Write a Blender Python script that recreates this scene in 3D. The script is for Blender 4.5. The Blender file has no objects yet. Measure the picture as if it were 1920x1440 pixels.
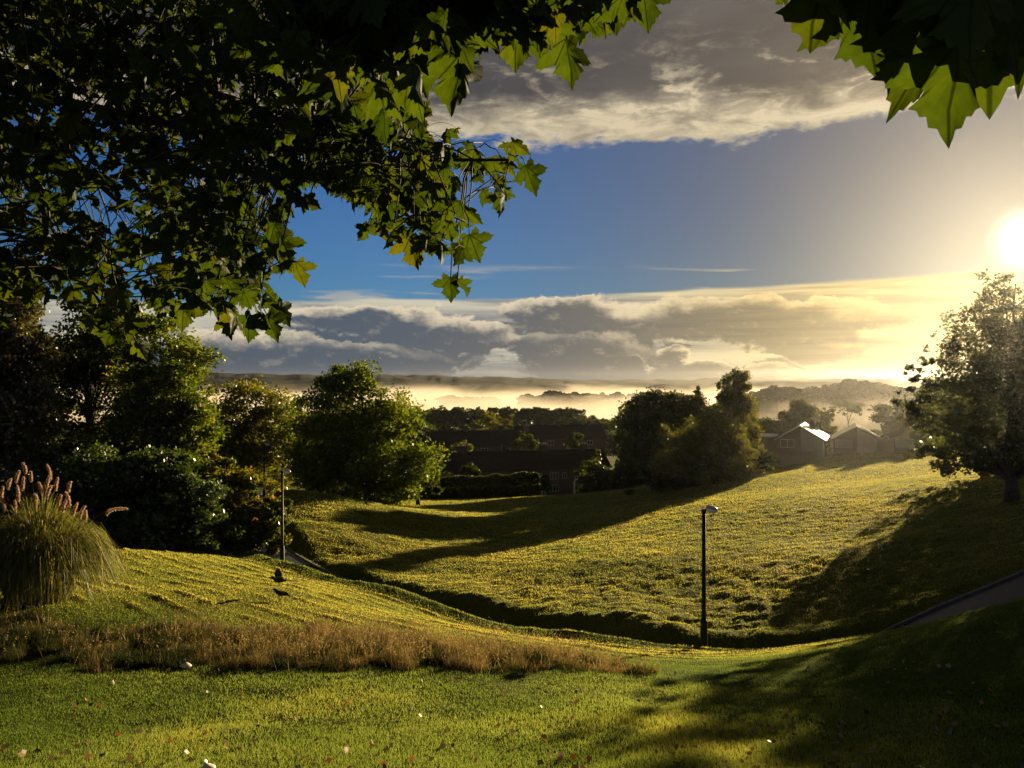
import bpy, math, random
import numpy as np
from mathutils import Vector
rng = np.random.default_rng(7); random.seed(7)
SC = bpy.context.scene; COL = SC.collection
F, HX, HY = 1507.0, 960.0, 715.0
def P(px, py, Y): return np.array(((px-HX)/F*Y, Y, -(py-HY)/F*Y))

# ------------------------------------------------------------------ camera, sky, sun, exposure
cam = bpy.data.objects.new('camera', bpy.data.cameras.new('camera')); COL.objects.link(cam)
cam.data.sensor_width = 36; cam.data.lens = 36*F/1920; cam.data.clip_end = 20000; cam.data.clip_start = .05
cam.rotation_euler = (math.radians(90)-math.atan(5/F), 0, 0); SC.camera = cam
SUN_AZ, SUN_EL = math.radians(32.7), math.radians(8.45)
SDIR = np.array((math.sin(SUN_AZ)*math.cos(SUN_EL), math.cos(SUN_AZ)*math.cos(SUN_EL), math.sin(SUN_EL)))
sl = bpy.data.lights.new('sun', 'SUN'); sl.energy = 5.0; sl.angle = math.radians(.5); sl.color = (1.0, .76, .42)
sun = bpy.data.objects.new('sun', sl); COL.objects.link(sun)
sun.rotation_euler = Vector(-SDIR).to_track_quat('-Z', 'Y').to_euler()
vs = SC.view_settings; vs.view_transform = 'Standard'; vs.look = 'None'; vs.gamma = 1; vs.use_curve_mapping = False
vs.exposure = 1.5
cy = SC.cycles
cy.max_bounces = 6; cy.diffuse_bounces = 2; cy.glossy_bounces = 2; cy.transmission_bounces = 3; cy.transparent_max_bounces = 8
cy.volume_bounces = 0; cy.caustics_reflective = False; cy.caustics_refractive = False; cy.sample_clamp_indirect = 3

class G:
    """small helper over a node tree"""
    def __init__(s, nt): s.t = nt; s.n = nt.nodes; s.l = nt.links
    def new(s, typ, **kw):
        nd = s.n.new(typ)
        for k, v in kw.items(): setattr(nd, k, v)
        return nd
    def put(s, sock, v):
        if hasattr(v, 'is_output'): s.l.new(v, sock)
        elif isinstance(v, (tuple, list)): sock.default_value = tuple(v) if len(v) != 3 or sock.type == 'VECTOR' else (*v, 1)
        else: sock.default_value = v
    def m(s, op, a, b=0., c=0., clamp=False):
        nd = s.new('ShaderNodeMath', operation=op, use_clamp=clamp)
        s.put(nd.inputs[0], a); s.put(nd.inputs[1], b); s.put(nd.inputs[2], c); return nd.outputs[0]
    def sm(s, x, a, b, lo=0., hi=1.):
        nd = s.new('ShaderNodeMapRange', interpolation_type='SMOOTHSTEP')
        for i, v in enumerate((x, a, b, lo, hi)): s.put(nd.inputs[i], v)
        return nd.outputs[0]
    def xyz(s, x, y, z):
        nd = s.new('ShaderNodeCombineXYZ'); s.put(nd.inputs[0], x); s.put(nd.inputs[1], y); s.put(nd.inputs[2], z); return nd.outputs[0]
    def sep(s, v):
        nd = s.new('ShaderNodeSeparateXYZ'); s.l.new(v, nd.inputs[0]); return nd.outputs
    def noise(s, vec, scale, detail=4., rough=.55, dist=0.):
        nd = s.new('ShaderNodeTexNoise'); s.put(nd.inputs['Vector'], vec)
        s.put(nd.inputs['Scale'], scale); s.put(nd.inputs['Detail'], detail); s.put(nd.inputs['Roughness'], rough); s.put(nd.inputs['Distortion'], dist)
        return nd.outputs[0]
    def mix(s, f, a, b, blend='MIX'):
        nd = s.new('ShaderNodeMix', data_type='RGBA', blend_type=blend)
        s.put(nd.inputs[0], f); s.put(nd.inputs[6], a); s.put(nd.inputs[7], b); return nd.outputs[2]
    def scale(s, c, f):
        nd = s.new('ShaderNodeVectorMath', operation='SCALE'); s.put(nd.inputs[0], c); s.put(nd.inputs[3], f); return nd.outputs[0]
    def add(s, a, b):
        nd = s.new('ShaderNodeVectorMath', operation='ADD'); s.put(nd.inputs[0], a); s.put(nd.inputs[1], b); return nd.outputs[0]
    def mul(s, a, b):
        nd = s.new('ShaderNodeVectorMath', operation='MULTIPLY'); s.put(nd.inputs[0], a); s.put(nd.inputs[1], b); return nd.outputs[0]
    def ramp(s, f, stops):
        nd = s.new('ShaderNodeValToRGB'); cr = nd.color_ramp
        while len(cr.elements) < len(stops): cr.elements.new(.5)
        for e, (p, c) in zip(cr.elements, stops): e.position = p; e.color = (*c, 1)
        s.put(nd.inputs[0], f); return nd.outputs[0]
    def attr(s, name, out='Fac'):
        nd = s.new('ShaderNodeAttribute', attribute_name=name); return nd.outputs[out]

def build_world():
    W = bpy.data.worlds.new('World'); SC.world = W; W.use_nodes = True
    g = G(W.node_tree); g.n.clear()
    out = g.new('ShaderNodeOutputWorld')
    tc = g.new('ShaderNodeTexCoord').outputs['Generated']
    nv = g.new('ShaderNodeVectorMath', operation='NORMALIZE'); g.l.new(tc, nv.inputs[0]); d = nv.outputs[0]
    x, y, z = g.sep(d)
    az = g.m('MULTIPLY', g.m('ARCTAN2', x, y), 57.2958); el = g.m('MULTIPLY', g.m('ARCSINE', z), 57.2958)
    dot = g.new('ShaderNodeVectorMath', operation='DOT_PRODUCT'); g.l.new(d, dot.inputs[0]); dot.inputs[1].default_value = tuple(SDIR)
    th = g.m('MULTIPLY', g.m('ARCCOSINE', g.m('MINIMUM', dot.outputs['Value'], .9999999)), 57.2958)
    sky = g.new('ShaderNodeTexSky', sky_type='NISHITA', sun_disc=False)
    sky.sun_elevation = SUN_EL; sky.sun_rotation = SUN_AZ; sky.ozone_density = 3.0; sky.air_density = 1.0; sky.dust_density = .3; sky.altitude = 100
    skyc = g.mul(sky.outputs[0], (.125, .245, .40)); skyc = g.scale(skyc, g.sm(th, 8., 48., .24, .92))
    ex = lambda k: g.m('POWER', 2.71828, g.m('MULTIPLY', th, -1./k))
    # aureole of the low sun in the moist air, and the overexposed disc
    gl = g.m('ADD', g.m('MULTIPLY', ex(4.5), .36), g.m('MULTIPLY', ex(14.), .36))
    disc = g.m('MULTIPLY', g.sm(th, 2.5, .0), 1.15)
    glow = g.add(g.scale((1., .73, .34), gl), g.scale((1., .93, .75), disc))
    # --- high deck with a torn bright lower fringe
    v1 = g.xyz(g.m('MULTIPLY', az, .055), g.m('MULTIPLY', el, .16), 3.3)
    n1 = g.noise(v1, 1.6, 5., .55); n2 = g.noise(v1, 4.0, 6., .62, .5)
    n5 = g.noise(g.xyz(g.m('MULTIPLY', az, .25), g.m('MULTIPLY', el, .5), 6.), 3., 5., .6)
    edge = g.m('ADD', 16.3, g.m('MULTIPLY', g.m('SUBTRACT', n1, .5), 4.5))
    edge = g.m('ADD', edge, g.m('MULTIPLY', g.m('SUBTRACT', n2, .5), 2.2)); edge = g.m('ADD', edge, g.m('MULTIPLY', g.m('SUBTRACT', n5, .5), 1.6))
    t = g.m('SUBTRACT', el, edge)
    covA = g.sm(t, -.2, .6)
    br = g.m('MULTIPLY', g.sm(t, 4.0, .7), g.sm(n2, .3, .6, .35, 1.))
    br = g.m('ADD', br, g.m('MULTIPLY', g.m('MULTIPLY', g.sm(n2, .50, .66), g.sm(n5, .35, .6)), g.sm(t, 8., 2.5, 0., .6)), clamp=True)
    colA = g.mix(br, g.mix(g.sm(n1, .3, .7), (.045, .046, .056), (.085, .082, .088)), (.66, .56, .38))
    colA = g.scale(colA, g.sm(el, 27., 60., 1., .55))
    # --- low bank on the horizon: thin strata on top, heaped cumulus below
    wv = g.new('ShaderNodeTexNoise'); g.put(wv.inputs['Vector'], g.xyz(g.m('MULTIPLY', az, .30), g.m('MULTIPLY', el, .42), 2.2)); wv.inputs['Scale'].default_value = 1.0; wv.inputs['Detail'].default_value = 8.; wv.inputs['Roughness'].default_value = .60
    warp = g.mul(g.add(wv.outputs['Color'], (-.5, -.5, -.5)), (5.5, 2.6, 0.))
    base = g.xyz(az, el, 0.)
    heaps = [(560,668,350,46),(1095,655,150,58),(1060,585,125,34),(1395,598,270,44),(1500,640,110,36),(1270,700,300,20),(1262,672,34,24),(1185,675,36,20),(850,628,150,34),(700,600,170,30)]
    def heap(off):
        p = g.add(g.add(base, warp), off); m_ = None
        for (px, py, rx, ry) in heaps:
            d1 = math.degrees(math.atan((px-HX)/F)); e1 = math.degrees(math.atan((HY-py)/F*math.cos(math.radians(d1))))
            q = g.mul(g.add(p, (-d1, -e1, 0.)), (26.3/rx, 26.3/ry, 0.))
            ln = g.new('ShaderNodeVectorMath', operation='LENGTH'); g.l.new(q, ln.inputs[0]); v = g.m('SUBTRACT', 1., ln.outputs['Value'])
            m_ = v if m_ is None else g.m('SMOOTH_MAX', m_, v, .25)
        return m_
    h0 = heap((0., 0., 0.)); h1 = heap((.35, .55, 0.))
    fine = g.noise(g.xyz(g.m('MULTIPLY', az, .55), g.m('MULTIPLY', el, 1.0), 4.), 1.2, 7., .62)
    mm = g.m('ADD', h0, g.m('MULTIPLY', g.m('SUBTRACT', fine, .5), .55))
    cc = g.sm(mm, -.02, .12)
    lit = g.m('MULTIPLY', g.sm(g.m('SUBTRACT', h0, h1), .0, .24), g.sm(mm, .62, .0))
    lit = g.m('MAXIMUM', lit, g.m('MULTIPLY', g.sm(fine, .54, .72), .22))
    v3 = g.xyz(g.m('MULTIPLY', az, .030), g.m('MULTIPLY', el, .42), 8.1)
    n3 = g.noise(v3, 2.0, 6., .55, .3)
    edB = g.m('ADD', g.m('ADD', 6.0, g.m('MULTIPLY', az, .03)), g.m('MULTIPLY', g.m('SUBTRACT', n3, .5), 1.1))
    topc = g.sm(g.m('SUBTRACT', edB, el), -.05, .30)
    streak = g.m('MULTIPLY', g.m('MULTIPLY', g.sm(n3, .56, .66), g.sm(el, 8.6, 7.2)), .55)
    covB = g.m('MAXIMUM', g.m('MAXIMUM', topc, cc), streak)
    cumc = g.mix(lit, g.mix(g.sm(az, -12., 8.), (.070, .095, .135), (.105, .110, .120)), (.80, .68, .48))
    strat = g.mix(g.sm(n3, .36, .60), (.22, .225, .235), (.60, .56, .43))
    colB = g.mix(cc, strat, cumc)
    colB = g.mix(g.sm(el, 1.3, .1, 0., .6), colB, (.16, .17, .185))
    warm = g.m('MULTIPLY', g.sm(th, 31., 7.), .85)
    st2 = g.sm(g.noise(g.xyz(g.m('MULTIPLY', az, .05), g.m('MULTIPLY', el, 1.1), 5.), 2., 5., .55, .4), .36, .62, .62, 1.1)
    colB = g.mix(warm, colB, g.scale(g.add(g.mul(colB, (1.2, .92, .40)), (.15, .11, .035)), st2))
    cl = g.mix(covB, colA, colB)
    cov = g.m('MAXIMUM', g.m('MULTIPLY', covA, .97), g.m('MULTIPLY', covB, .97))
    cl = g.scale(cl, .35)
    b1 = g.new('ShaderNodeBackground'); g.l.new(skyc, b1.inputs[0]); b1.inputs[1].default_value = .085
    b2 = g.new('ShaderNodeBackground'); g.l.new(cl, b2.inputs[0]); b2.inputs[1].default_value = 1.
    b3 = g.new('ShaderNodeBackground'); g.l.new(glow, b3.inputs[0]); b3.inputs[1].default_value = .35
    mx = g.new('ShaderNodeMixShader'); g.l.new(cov, mx.inputs[0]); g.l.new(b1.outputs[0], mx.inputs[1]); g.l.new(b2.outputs[0], mx.inputs[2])
    ad = g.new('ShaderNodeAddShader'); g.l.new(mx.outputs[0], ad.inputs[0]); g.l.new(b3.outputs[0], ad.inputs[1])
    g.l.new(ad.outputs[0], out.inputs[0])
    W.cycles.sampling_method = 'MANUAL'; W.cycles.sample_map_resolution = 512
build_world()

# ------------------------------------------------------------------ object helpers
def tag(o, label=None, cat=None, group=None, kind=None):
    for k, v in (('label', label), ('category', cat), ('group', group), ('kind', kind)):
        if v: o[k] = v
    return o
def empty(name, loc, label, cat, group=None, rz=0):
    o = bpy.data.objects.new(name, None); COL.objects.link(o); o.location = tuple(loc); o.rotation_euler = (0, 0, rz); o.empty_display_size = .1
    return tag(o, label, cat, group)
def mesh_np(name, V, Fc, mat, parent=None, attrs=None, smooth=False, uv=None, origin=None):
    V = np.asarray(V, np.float32); Fc = np.asarray(Fc, np.int32)
    if parent is not None: V = V - np.array(parent.location, np.float32)
    if origin is not None: V = V - np.asarray(origin, np.float32)
    me = bpy.data.meshes.new(name); n, k = Fc.shape
    me.vertices.add(len(V)); me.vertices.foreach_set('co', V.ravel())
    me.loops.add(n*k); me.loops.foreach_set('vertex_index', Fc.ravel())
    me.polygons.add(n); me.polygons.foreach_set('loop_start', np.arange(0, n*k, k, dtype=np.int32))
    me.polygons.foreach_set('use_smooth', np.full(n, smooth, bool))
    for an, av in (attrs or {}).items():
        a = me.attributes.new(an, 'FLOAT', 'POINT'); a.data.foreach_set('value', np.asarray(av, np.float32))
    if uv is not None:
        u = me.uv_layers.new(name='leaf'); u.data.foreach_set('uv', np.asarray(uv, np.float32)[Fc.ravel()].ravel())
    me.update(); me.materials.append(mat)
    o = bpy.data.objects.new(name, me); COL.objects.link(o)
    if parent is not None: o.parent = parent
    if origin is not None: o.location = tuple(origin)
    return o
class MB:
    """collects polygons and tubes; build() links them as one mesh"""
    def __init__(s): s.v = []; s.f = []
    def poly(s, pts):
        b = len(s.v); s.v += [tuple(p) for p in pts]; s.f.append(tuple(range(b, b+len(pts))))
    def add(s, V, Fc):
        b = len(s.v); s.v += [tuple(p) for p in V]; s.f += [tuple(i+b for i in f) for f in Fc]
    def box(s, x0, y0, z0, x1, y1, z1):
        s.add([(x0,y0,z0),(x1,y0,z0),(x1,y1,z0),(x0,y1,z0),(x0,y0,z1),(x1,y0,z1),(x1,y1,z1),(x0,y1,z1)],
              [(0,3,2,1),(4,5,6,7),(0,1,5,4),(1,2,6,5),(2,3,7,6),(3,0,4,7)])
    def tube(s, pts, rad, k=6): s.add(*tube(pts, rad, k))
    def build(s, name, mat, parent=None, loc=None, smooth=False):
        me = bpy.data.meshes.new(name); me.from_pydata(s.v, [], s.f); me.update(); me.materials.append(mat)
        if smooth:
            for p in me.polygons: p.use_smooth = True
        o = bpy.data.objects.new(name, me); COL.objects.link(o)
        if parent is not None: o.parent = parent
        if loc is not None: o.location = tuple(loc)
        return o
def tube(pts, rad, k=6):
    pts = np.asarray(pts, float); n = len(pts); rad = np.broadcast_to(rad, (n,))
    tg = np.gradient(pts, axis=0); tg /= np.linalg.norm(tg, axis=1, keepdims=True)+1e-9
    ref = np.where(np.abs(tg[:, 2:3]) > .9, np.array([[1., 0, 0]]), np.array([[0, 0, 1.]]))
    a = np.cross(tg, ref); a /= np.linalg.norm(a, axis=1, keepdims=True)+1e-9; b = np.cross(tg, a)
    an = np.arange(k)*2*math.pi/k
    V = (pts[:, None]+rad[:, None, None]*(np.cos(an)[None, :, None]*a[:, None]+np.sin(an)[None, :, None]*b[:, None])).reshape(-1, 3)
    Fc = []
    for i in range(n-1):
        for j in range(k):
            j2 = (j+1) % k; Fc.append((i*k+j, i*k+j2, (i+1)*k+j2, (i+1)*k+j))
    V = np.vstack([V, pts[:1], pts[-1:]]); c0 = n*k; c1 = c0+1
    for j in range(k):
        j2 = (j+1) % k; Fc.append((c0, j2, j, j)[:3]); Fc.append((c1, (n-1)*k+j, (n-1)*k+j2))
    return V, Fc
def curve_pts(p0, p1, sag=0., n=6, wob=0.):
    t = np.linspace(0, 1, n)[:, None]; p = np.asarray(p0)*(1-t)+np.asarray(p1)*t
    p[:, 2] += (sag*4*t*(1-t))[:, 0]
    if wob: p[1:-1] += rng.normal(0, wob, (n-2, 3))
    return p
def h2(ix, iy, s): 
    v = np.sin(ix*127.1+iy*311.7+s*74.7)*43758.5453; return v-np.floor(v)
def vnoise(x, y, s=0):
    ix, iy = np.floor(x), np.floor(y); fx, fy = x-ix, y-iy; fx = fx*fx*(3-2*fx); fy = fy*fy*(3-2*fy)
    return (h2(ix,iy,s)*(1-fx)+h2(ix+1,iy,s)*fx)*(1-fy)+(h2(ix,iy+1,s)*(1-fx)+h2(ix+1,iy+1,s)*fx)*fy
def fbm(x, y, o=4, s=0):
    r = 0; a = .5
    for i in range(o): r = r+a*vnoise(x*2**i, y*2**i, s+i); a *= .5
    return r
def sstep(a, b, x): t = np.clip((x-a)/(b-a), 0, 1); return t*t*(3-2*t)

# ------------------------------------------------------------------ materials
def new_mat(name):
    m = bpy.data.materials.new(name); m.use_nodes = True; g = G(m.node_tree); g.n.clear()
    return m, g, g.new('ShaderNodeOutputMaterial')
def principled(name, col, rough=.6, metal=0., nscale=0., namt=.3, bump=0., spec=.5):
    m, g, out = new_mat(name); b = g.new('ShaderNodeBsdfPrincipled'); g.l.new(b.outputs[0], out.inputs[0])
    b.inputs['Roughness'].default_value = rough; b.inputs['Metallic'].default_value = metal; b.inputs['Specular IOR Level'].default_value = spec
    if nscale:
        co = g.new('ShaderNodeTexCoord').outputs['Object']; n = g.noise(co, nscale, 5., .6)
        g.put(b.inputs['Base Color'], g.mix(g.sm(n, .3, .7), tuple(c*(1-namt) for c in col), tuple(min(1, c*(1+namt)) for c in col)))
        if bump:
            bp = g.new('ShaderNodeBump'); bp.inputs['Strength'].default_value = bump; bp.inputs['Distance'].default_value = .02
            g.l.new(n, bp.inputs['Height']); g.l.new(bp.outputs[0], b.inputs['Normal'])
    else: g.put(b.inputs['Base Color'], col)
    return m
def leafy(name, stops, trans=.45, tboost=(1.6, 1.5, .6), gloss=.06, rough=.35, attr='tint', veins=False, nrm=None):
    m, g, out = new_mat(name)
    c = g.ramp(g.attr(attr), stops)
    ct = g.mul(c, tboost)
    if veins:
        uv = g.new('ShaderNodeUVMap', uv_map='leaf').outputs[0]; x, y, _ = g.sep(uv); ax = g.m('ABSOLUTE', x)
        v = g.sm(ax, .010, .034)
        for a in (52, 8):
            s_, c_ = math.sin(math.radians(a)), math.cos(math.radians(a))
            dd = g.m('ABSOLUTE', g.m('SUBTRACT', g.m('MULTIPLY', ax, s_), g.m('MULTIPLY', y, c_)))
            v = g.m('MULTIPLY', v, g.sm(dd, .008, .028))
        # side veins off the midrib
        w = g.m('ABSOLUTE', g.m('SUBTRACT', g.m('FRACT', g.m('MULTIPLY', g.m('SUBTRACT', y, g.m('MULTIPLY', ax, .9)), 6.)), .5))
        v = g.m('MULTIPLY', v, g.sm(w, .0, .06, .75, 1.))
        blot = g.noise(g.xyz(x, y, g.m('MULTIPLY', g.attr(attr), 37.)), 5., 4., .6)
        ct = g.scale(ct, g.sm(blot, .25, .7, .75, 1.1)); 
        ct = g.scale(ct, g.m('ADD', .34, g.m('MULTIPLY', v, .66))); c = g.scale(c, g.m('ADD', .8, g.m('MULTIPLY', v, .2)))
    d = g.new('ShaderNodeBsdfDiffuse'); g.put(d.inputs[0], c)
    t = g.new('ShaderNodeBsdfTranslucent'); g.put(t.inputs[0], ct)
    mx = g.new('ShaderNodeMixShader'); mx.inputs[0].default_value = trans
    g.l.new(d.outputs[0], mx.inputs[1]); g.l.new(t.outputs[0], mx.inputs[2])
    gl = g.new('ShaderNodeBsdfGlossy'); gl.inputs[0].default_value = (.9, .95, 1, 1); gl.inputs['Roughness'].default_value = rough
    m2 = g.new('ShaderNodeMixShader'); m2.inputs[0].default_value = gloss
    g.l.new(mx.outputs[0], m2.inputs[1]); g.l.new(gl.outputs[0], m2.inputs[2]); g.l.new(m2.outputs[0], out.inputs[0])
    return m
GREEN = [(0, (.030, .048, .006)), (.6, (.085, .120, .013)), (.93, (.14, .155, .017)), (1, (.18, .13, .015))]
M = {}
M['leaf'] = leafy('tree_leaf', GREEN, .5, (1.9, 1.8, .6), .03)
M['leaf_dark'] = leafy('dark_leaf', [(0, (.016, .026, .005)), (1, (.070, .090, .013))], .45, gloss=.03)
M['leaf_olive'] = leafy('olive_leaf', [(0, (.040, .048, .008)), (.7, (.12, .125, .016)), (1, (.18, .15, .02))], .5, (1.8, 1.7, .6), .03)
M['leaf_brown'] = leafy('brown_leaf', [(0, (.028, .030, .008)), (1, (.11, .095, .024))], .42)
M['leaf_autumn'] = leafy('turning_leaf', [(0, (.03, .05, .007)), (.5, (.085, .11, .012)), (.74, (.22, .17, .02)), (1, (.36, .13, .02))], .48, gloss=.03)
M['leaf_gloss'] = leafy('glossy_leaf', [(0, (.014, .028, .005)), (1, (.065, .10, .013))], .45, gloss=.05, rough=.4)
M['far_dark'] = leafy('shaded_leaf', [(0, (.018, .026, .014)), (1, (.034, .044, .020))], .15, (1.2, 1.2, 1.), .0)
M['leaf_back'] = leafy('backlit_leaf', [(0, (.028, .040, .009)), (.7, (.070, .085, .016)), (1, (.12, .095, .02))], .4, (1.6, 1.5, .6), .05, .3)  # green dulled so the crown's shaded side is in the colour
M['far_leaf'] = leafy('distant_leaf', [(0, (.030, .042, .012)), (1, (.062, .072, .020))], .4)
M['maple'] = leafy('maple_leaf', [(0, (.016, .030, .004)), (.6, (.036, .056, .006)), (.93, (.060, .066, .007)), (1, (.14, .075, .012))], .5, (1.75, 1.7, .55), .012, .5, veins=True)
M['blade'] = leafy('grass_blade', [(0, (.042, .070, .013)), (.35, (.094, .122, .027)), (.7, (.200, .188, .042)), (1, (.29, .25, .085))], .55, (2.65, 2.45, 1.65), .004, .5)
M['dry'] = leafy('dry_grass', [(0, (.016, .026, .006)), (.25, (.045, .050, .012)), (.55, (.125, .098, .042)), (1, (.34, .255, .13))], .45, (1.3, 1.2, .8), .015, .45)
M['pampas'] = leafy('pampas_blade', [(0, (.05, .062, .018)), (.6, (.15, .155, .050)), (1, (.40, .31, .14))], .5, (1.6, 1.5, .7), .015, .4)
M['plume'] = leafy('pampas_plume', [(0, (.36, .24, .17)), (1, (.66, .50, .38))], .5, (1.2, 1.1, 1.), .02, .5)
M['stem'] = principled('dry_stem', (.16, .11, .05), .7)
M['bark'] = principled('bark', (.045, .036, .026), .85, nscale=9., namt=.5, bump=.8)
M['twig'] = principled('twig', (.040, .030, .018), .8)
M['lamp_metal'] = principled('lamp_post_paint', (.014, .015, .016), .6, 0., 14., .35, .2, spec=.25)
M['lamp_top'] = principled('lamp_canopy', (.34, .34, .35), .35, .2)
M['lamp_bowl'] = principled('lamp_bowl', (.80, .82, .84), .25)
M['tile'] = principled('roof_tile', (.032, .027, .024), .95, 0., 3., .35, .5, spec=.04)
M['tile_sunlit'] = principled('sunlit_roof_tile', (.22, .20, .17), .35, 0., 2., .3, .5)  # paler, smoother tile: the sun on the slope is put into the colour
M['brick'] = principled('house_brick', (.085, .055, .040), .85, 0., 4., .3, .4)
M['render'] = principled('pale_render', (.20, .20, .19), .8, 0., 1.5, .12)
M['clad'] = principled('brown_cladding', (.034, .027, .020), .8, 0., 5., .3)
M['white'] = principled('white_paint', (.42, .42, .40), .6)
M['glass'] = principled('window_glass', (.03, .035, .04), .06, 0., spec=.8)
M['blind'] = principled('window_blind', (.20, .20, .19), .7)
M['fence'] = principled('fence_board', (.060, .048, .034), .8, 0., 3., .35, .3)
M['kerb'] = principled('path_edging', (.13, .125, .115), .85, 0., 6., .3, .4)
M['crow'] = principled('crow_feather', (.006, .006, .008), .35)
M['cap'] = principled('mushroom_cap', (.62, .52, .40), .6, 0., 20., .2)
M['stalk'] = principled('mushroom_stalk', (.45, .38, .30), .7)
M['car'] = principled('car_paint', (.55, .56, .58), .18, .3)
M['tyre'] = principled('tyre', (.015, .015, .015), .8)
def ground_mat():
    m, g, out = new_mat('turf'); b = g.new('ShaderNodeBsdfPrincipled'); g.l.new(b.outputs[0], out.inputs[0])
    co = g.new('ShaderNodeTexCoord').outputs['Object']
    n = g.noise(co, .35, 6., .6); n2 = g.noise(co, 6., 5., .65)
    dry = g.attr('dry')
    f = g.m('ADD', g.m('MULTIPLY', n, .55), g.m('MULTIPLY', n2, .45))
    ca = g.ramp(f, [(.3, (.016, .026, .003)), (.5, (.036, .052, .006)), (.7, (.075, .078, .011))])
    cb = g.ramp(f, [(.3, (.045, .050, .006)), (.5, (.105, .100, .013)), (.7, (.17, .14, .026))])
    g.put(b.inputs['Base Color'], g.mix(dry, ca, cb)); b.inputs['Roughness'].default_value = .95; b.inputs['Specular IOR Level'].default_value = .02
    bp = g.new('ShaderNodeBump'); bp.inputs['Strength'].default_value = .9; bp.inputs['Distance'].default_value = .06
    g.l.new(n2, bp.inputs['Height']); g.l.new(bp.outputs[0], b.inputs['Normal'])
    return m
def path_mat():
    m, g, out = new_mat('wet_asphalt'); b = g.new('ShaderNodeBsdfPrincipled'); g.l.new(b.outputs[0], out.inputs[0])
    co = g.new('ShaderNodeTexCoord').outputs['Object']; n = g.noise(co, 40., 4., .6); w = g.noise(co, .55, 3., .5)
    wet = g.sm(w, .58, .64)
    g.put(b.inputs['Base Color'], g.mix(wet, g.mix(n, (.030, .032, .035), (.062, .062, .062)), (.022, .024, .026)))
    g.put(b.inputs['Roughness'], g.m('SUBTRACT', .42, g.m('MULTIPLY', wet, .36)))
    bp = g.new('ShaderNodeBump'); g.put(bp.inputs['Strength'], g.m('SUBTRACT', .5, g.m('MULTIPLY', wet, .48))); bp.inputs['Distance'].default_value = .01
    g.l.new(n, bp.inputs['Height']); g.l.new(bp.outputs[0], b.inputs['Normal'])
    return m
M['turf'] = ground_mat(); M['path'] = path_mat()

# ------------------------------------------------------------------ terrain: a smooth surface through surveyed points
CP = []
def c(px, py, Y): CP.append(P(px, py, Y))
for a in [(-300,1440,9.8),(0,1440,9.8),(480,1440,9.5),(960,1440,9.3),(1440,1440,9.2),(1920,1440,9),(2300,1440,9),
          (-300,1340,13),(0,1340,13),(480,1340,12.8),(960,1340,12.5),(1300,1340,12.2),(1640,1340,12),(1920,1330,11.5),
          (-300,1240,17),(0,1238,17),(480,1236,17.2),(760,1238,17.4),(960,1240,17.5),(1150,1250,18),(1320,1256,19),(1500,1228,19),(1640,1208,19),(1780,1166,18.5),(1920,1130,18),(2200,1050,17),
          (0,1185,18.8),(300,1178,19.8),(600,1180,20.6),(-300,1150,19),(100,1132,21),(300,1100,26),(230,1030,37),(400,1040,42),(480,1042,45),(0,1020,40),(-400,1000,40),
          (520,1102,27),(750,1160,24),(960,1192,23),(1100,1217,22),(750,1112,34),(640,1085,38),(529,1061,42),
          (600,1060,46),(560,1000,49),(600,965,56),(560,925,64),(750,1060,45),(750,1000,57),(750,955,68),(680,940,68),
          (960,1150,34),(960,1100,38.5),(960,1050,46),(960,1005,62),(960,960,84),(960,935,105),(1050,928,138),(850,935,120),
          (1150,1150,31),(1150,1050,42),(1150,1000,55),(1150,960,76),(1200,930,95),
          (1320,1200,28.5),(1320,1100,36),(1320,1000,50),(1320,945,66),(1400,900,86),(1500,880,96),(1600,849,114),(1720,849,109),
          (1640,1100,31),(1640,1000,43),(1640,900,76),(1900,940,42),(1780,1000,36),(1900,1050,29.5),(1800,900,60),(1730,862,92),(1920,872,66),(2250,900,42),
          (200,960,55),(400,960,60),(480,945,70)]: c(*a)
CP += [np.array(p, float) for p in [(0,-3,-1.6),(-18,-6,-1.2),(18,-6,-.6),(-16,4,-3.0),(16,3,-2.2),(0,4,-2.85),(-70,25,-3.5),(-80,60,-7),(-60,110,-14),(90,25,-1.5),(100,70,-3.5),(95,120,-8),
                                       (-30,150,-19.5),(30,152,-19.5),(60,152,-14),(-90,150,-18),(110,150,-12),(-60,90,-11)]]
PATH = np.array([(-24.5,80,-10.7),(-21.2,66,-10.2),(-17.0,54,-10.05),(-13.0,45.6,-9.95),(-6.9,37.5,-10.0),(-2.2,33,-9.9),(.9,30,-9.62),(3.6,28,-9.5),(6.1,27.0,-9.5),(8.6,26.2,-9.55),(10.6,25.9,-9.15),(12.3,25.9,-8.4),(14.4,26.1,-7.55),(17,26.4,-6.65),(21,27.5,-5.5),(26,29.5,-4.5)])
CP = np.array(CP)
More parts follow.
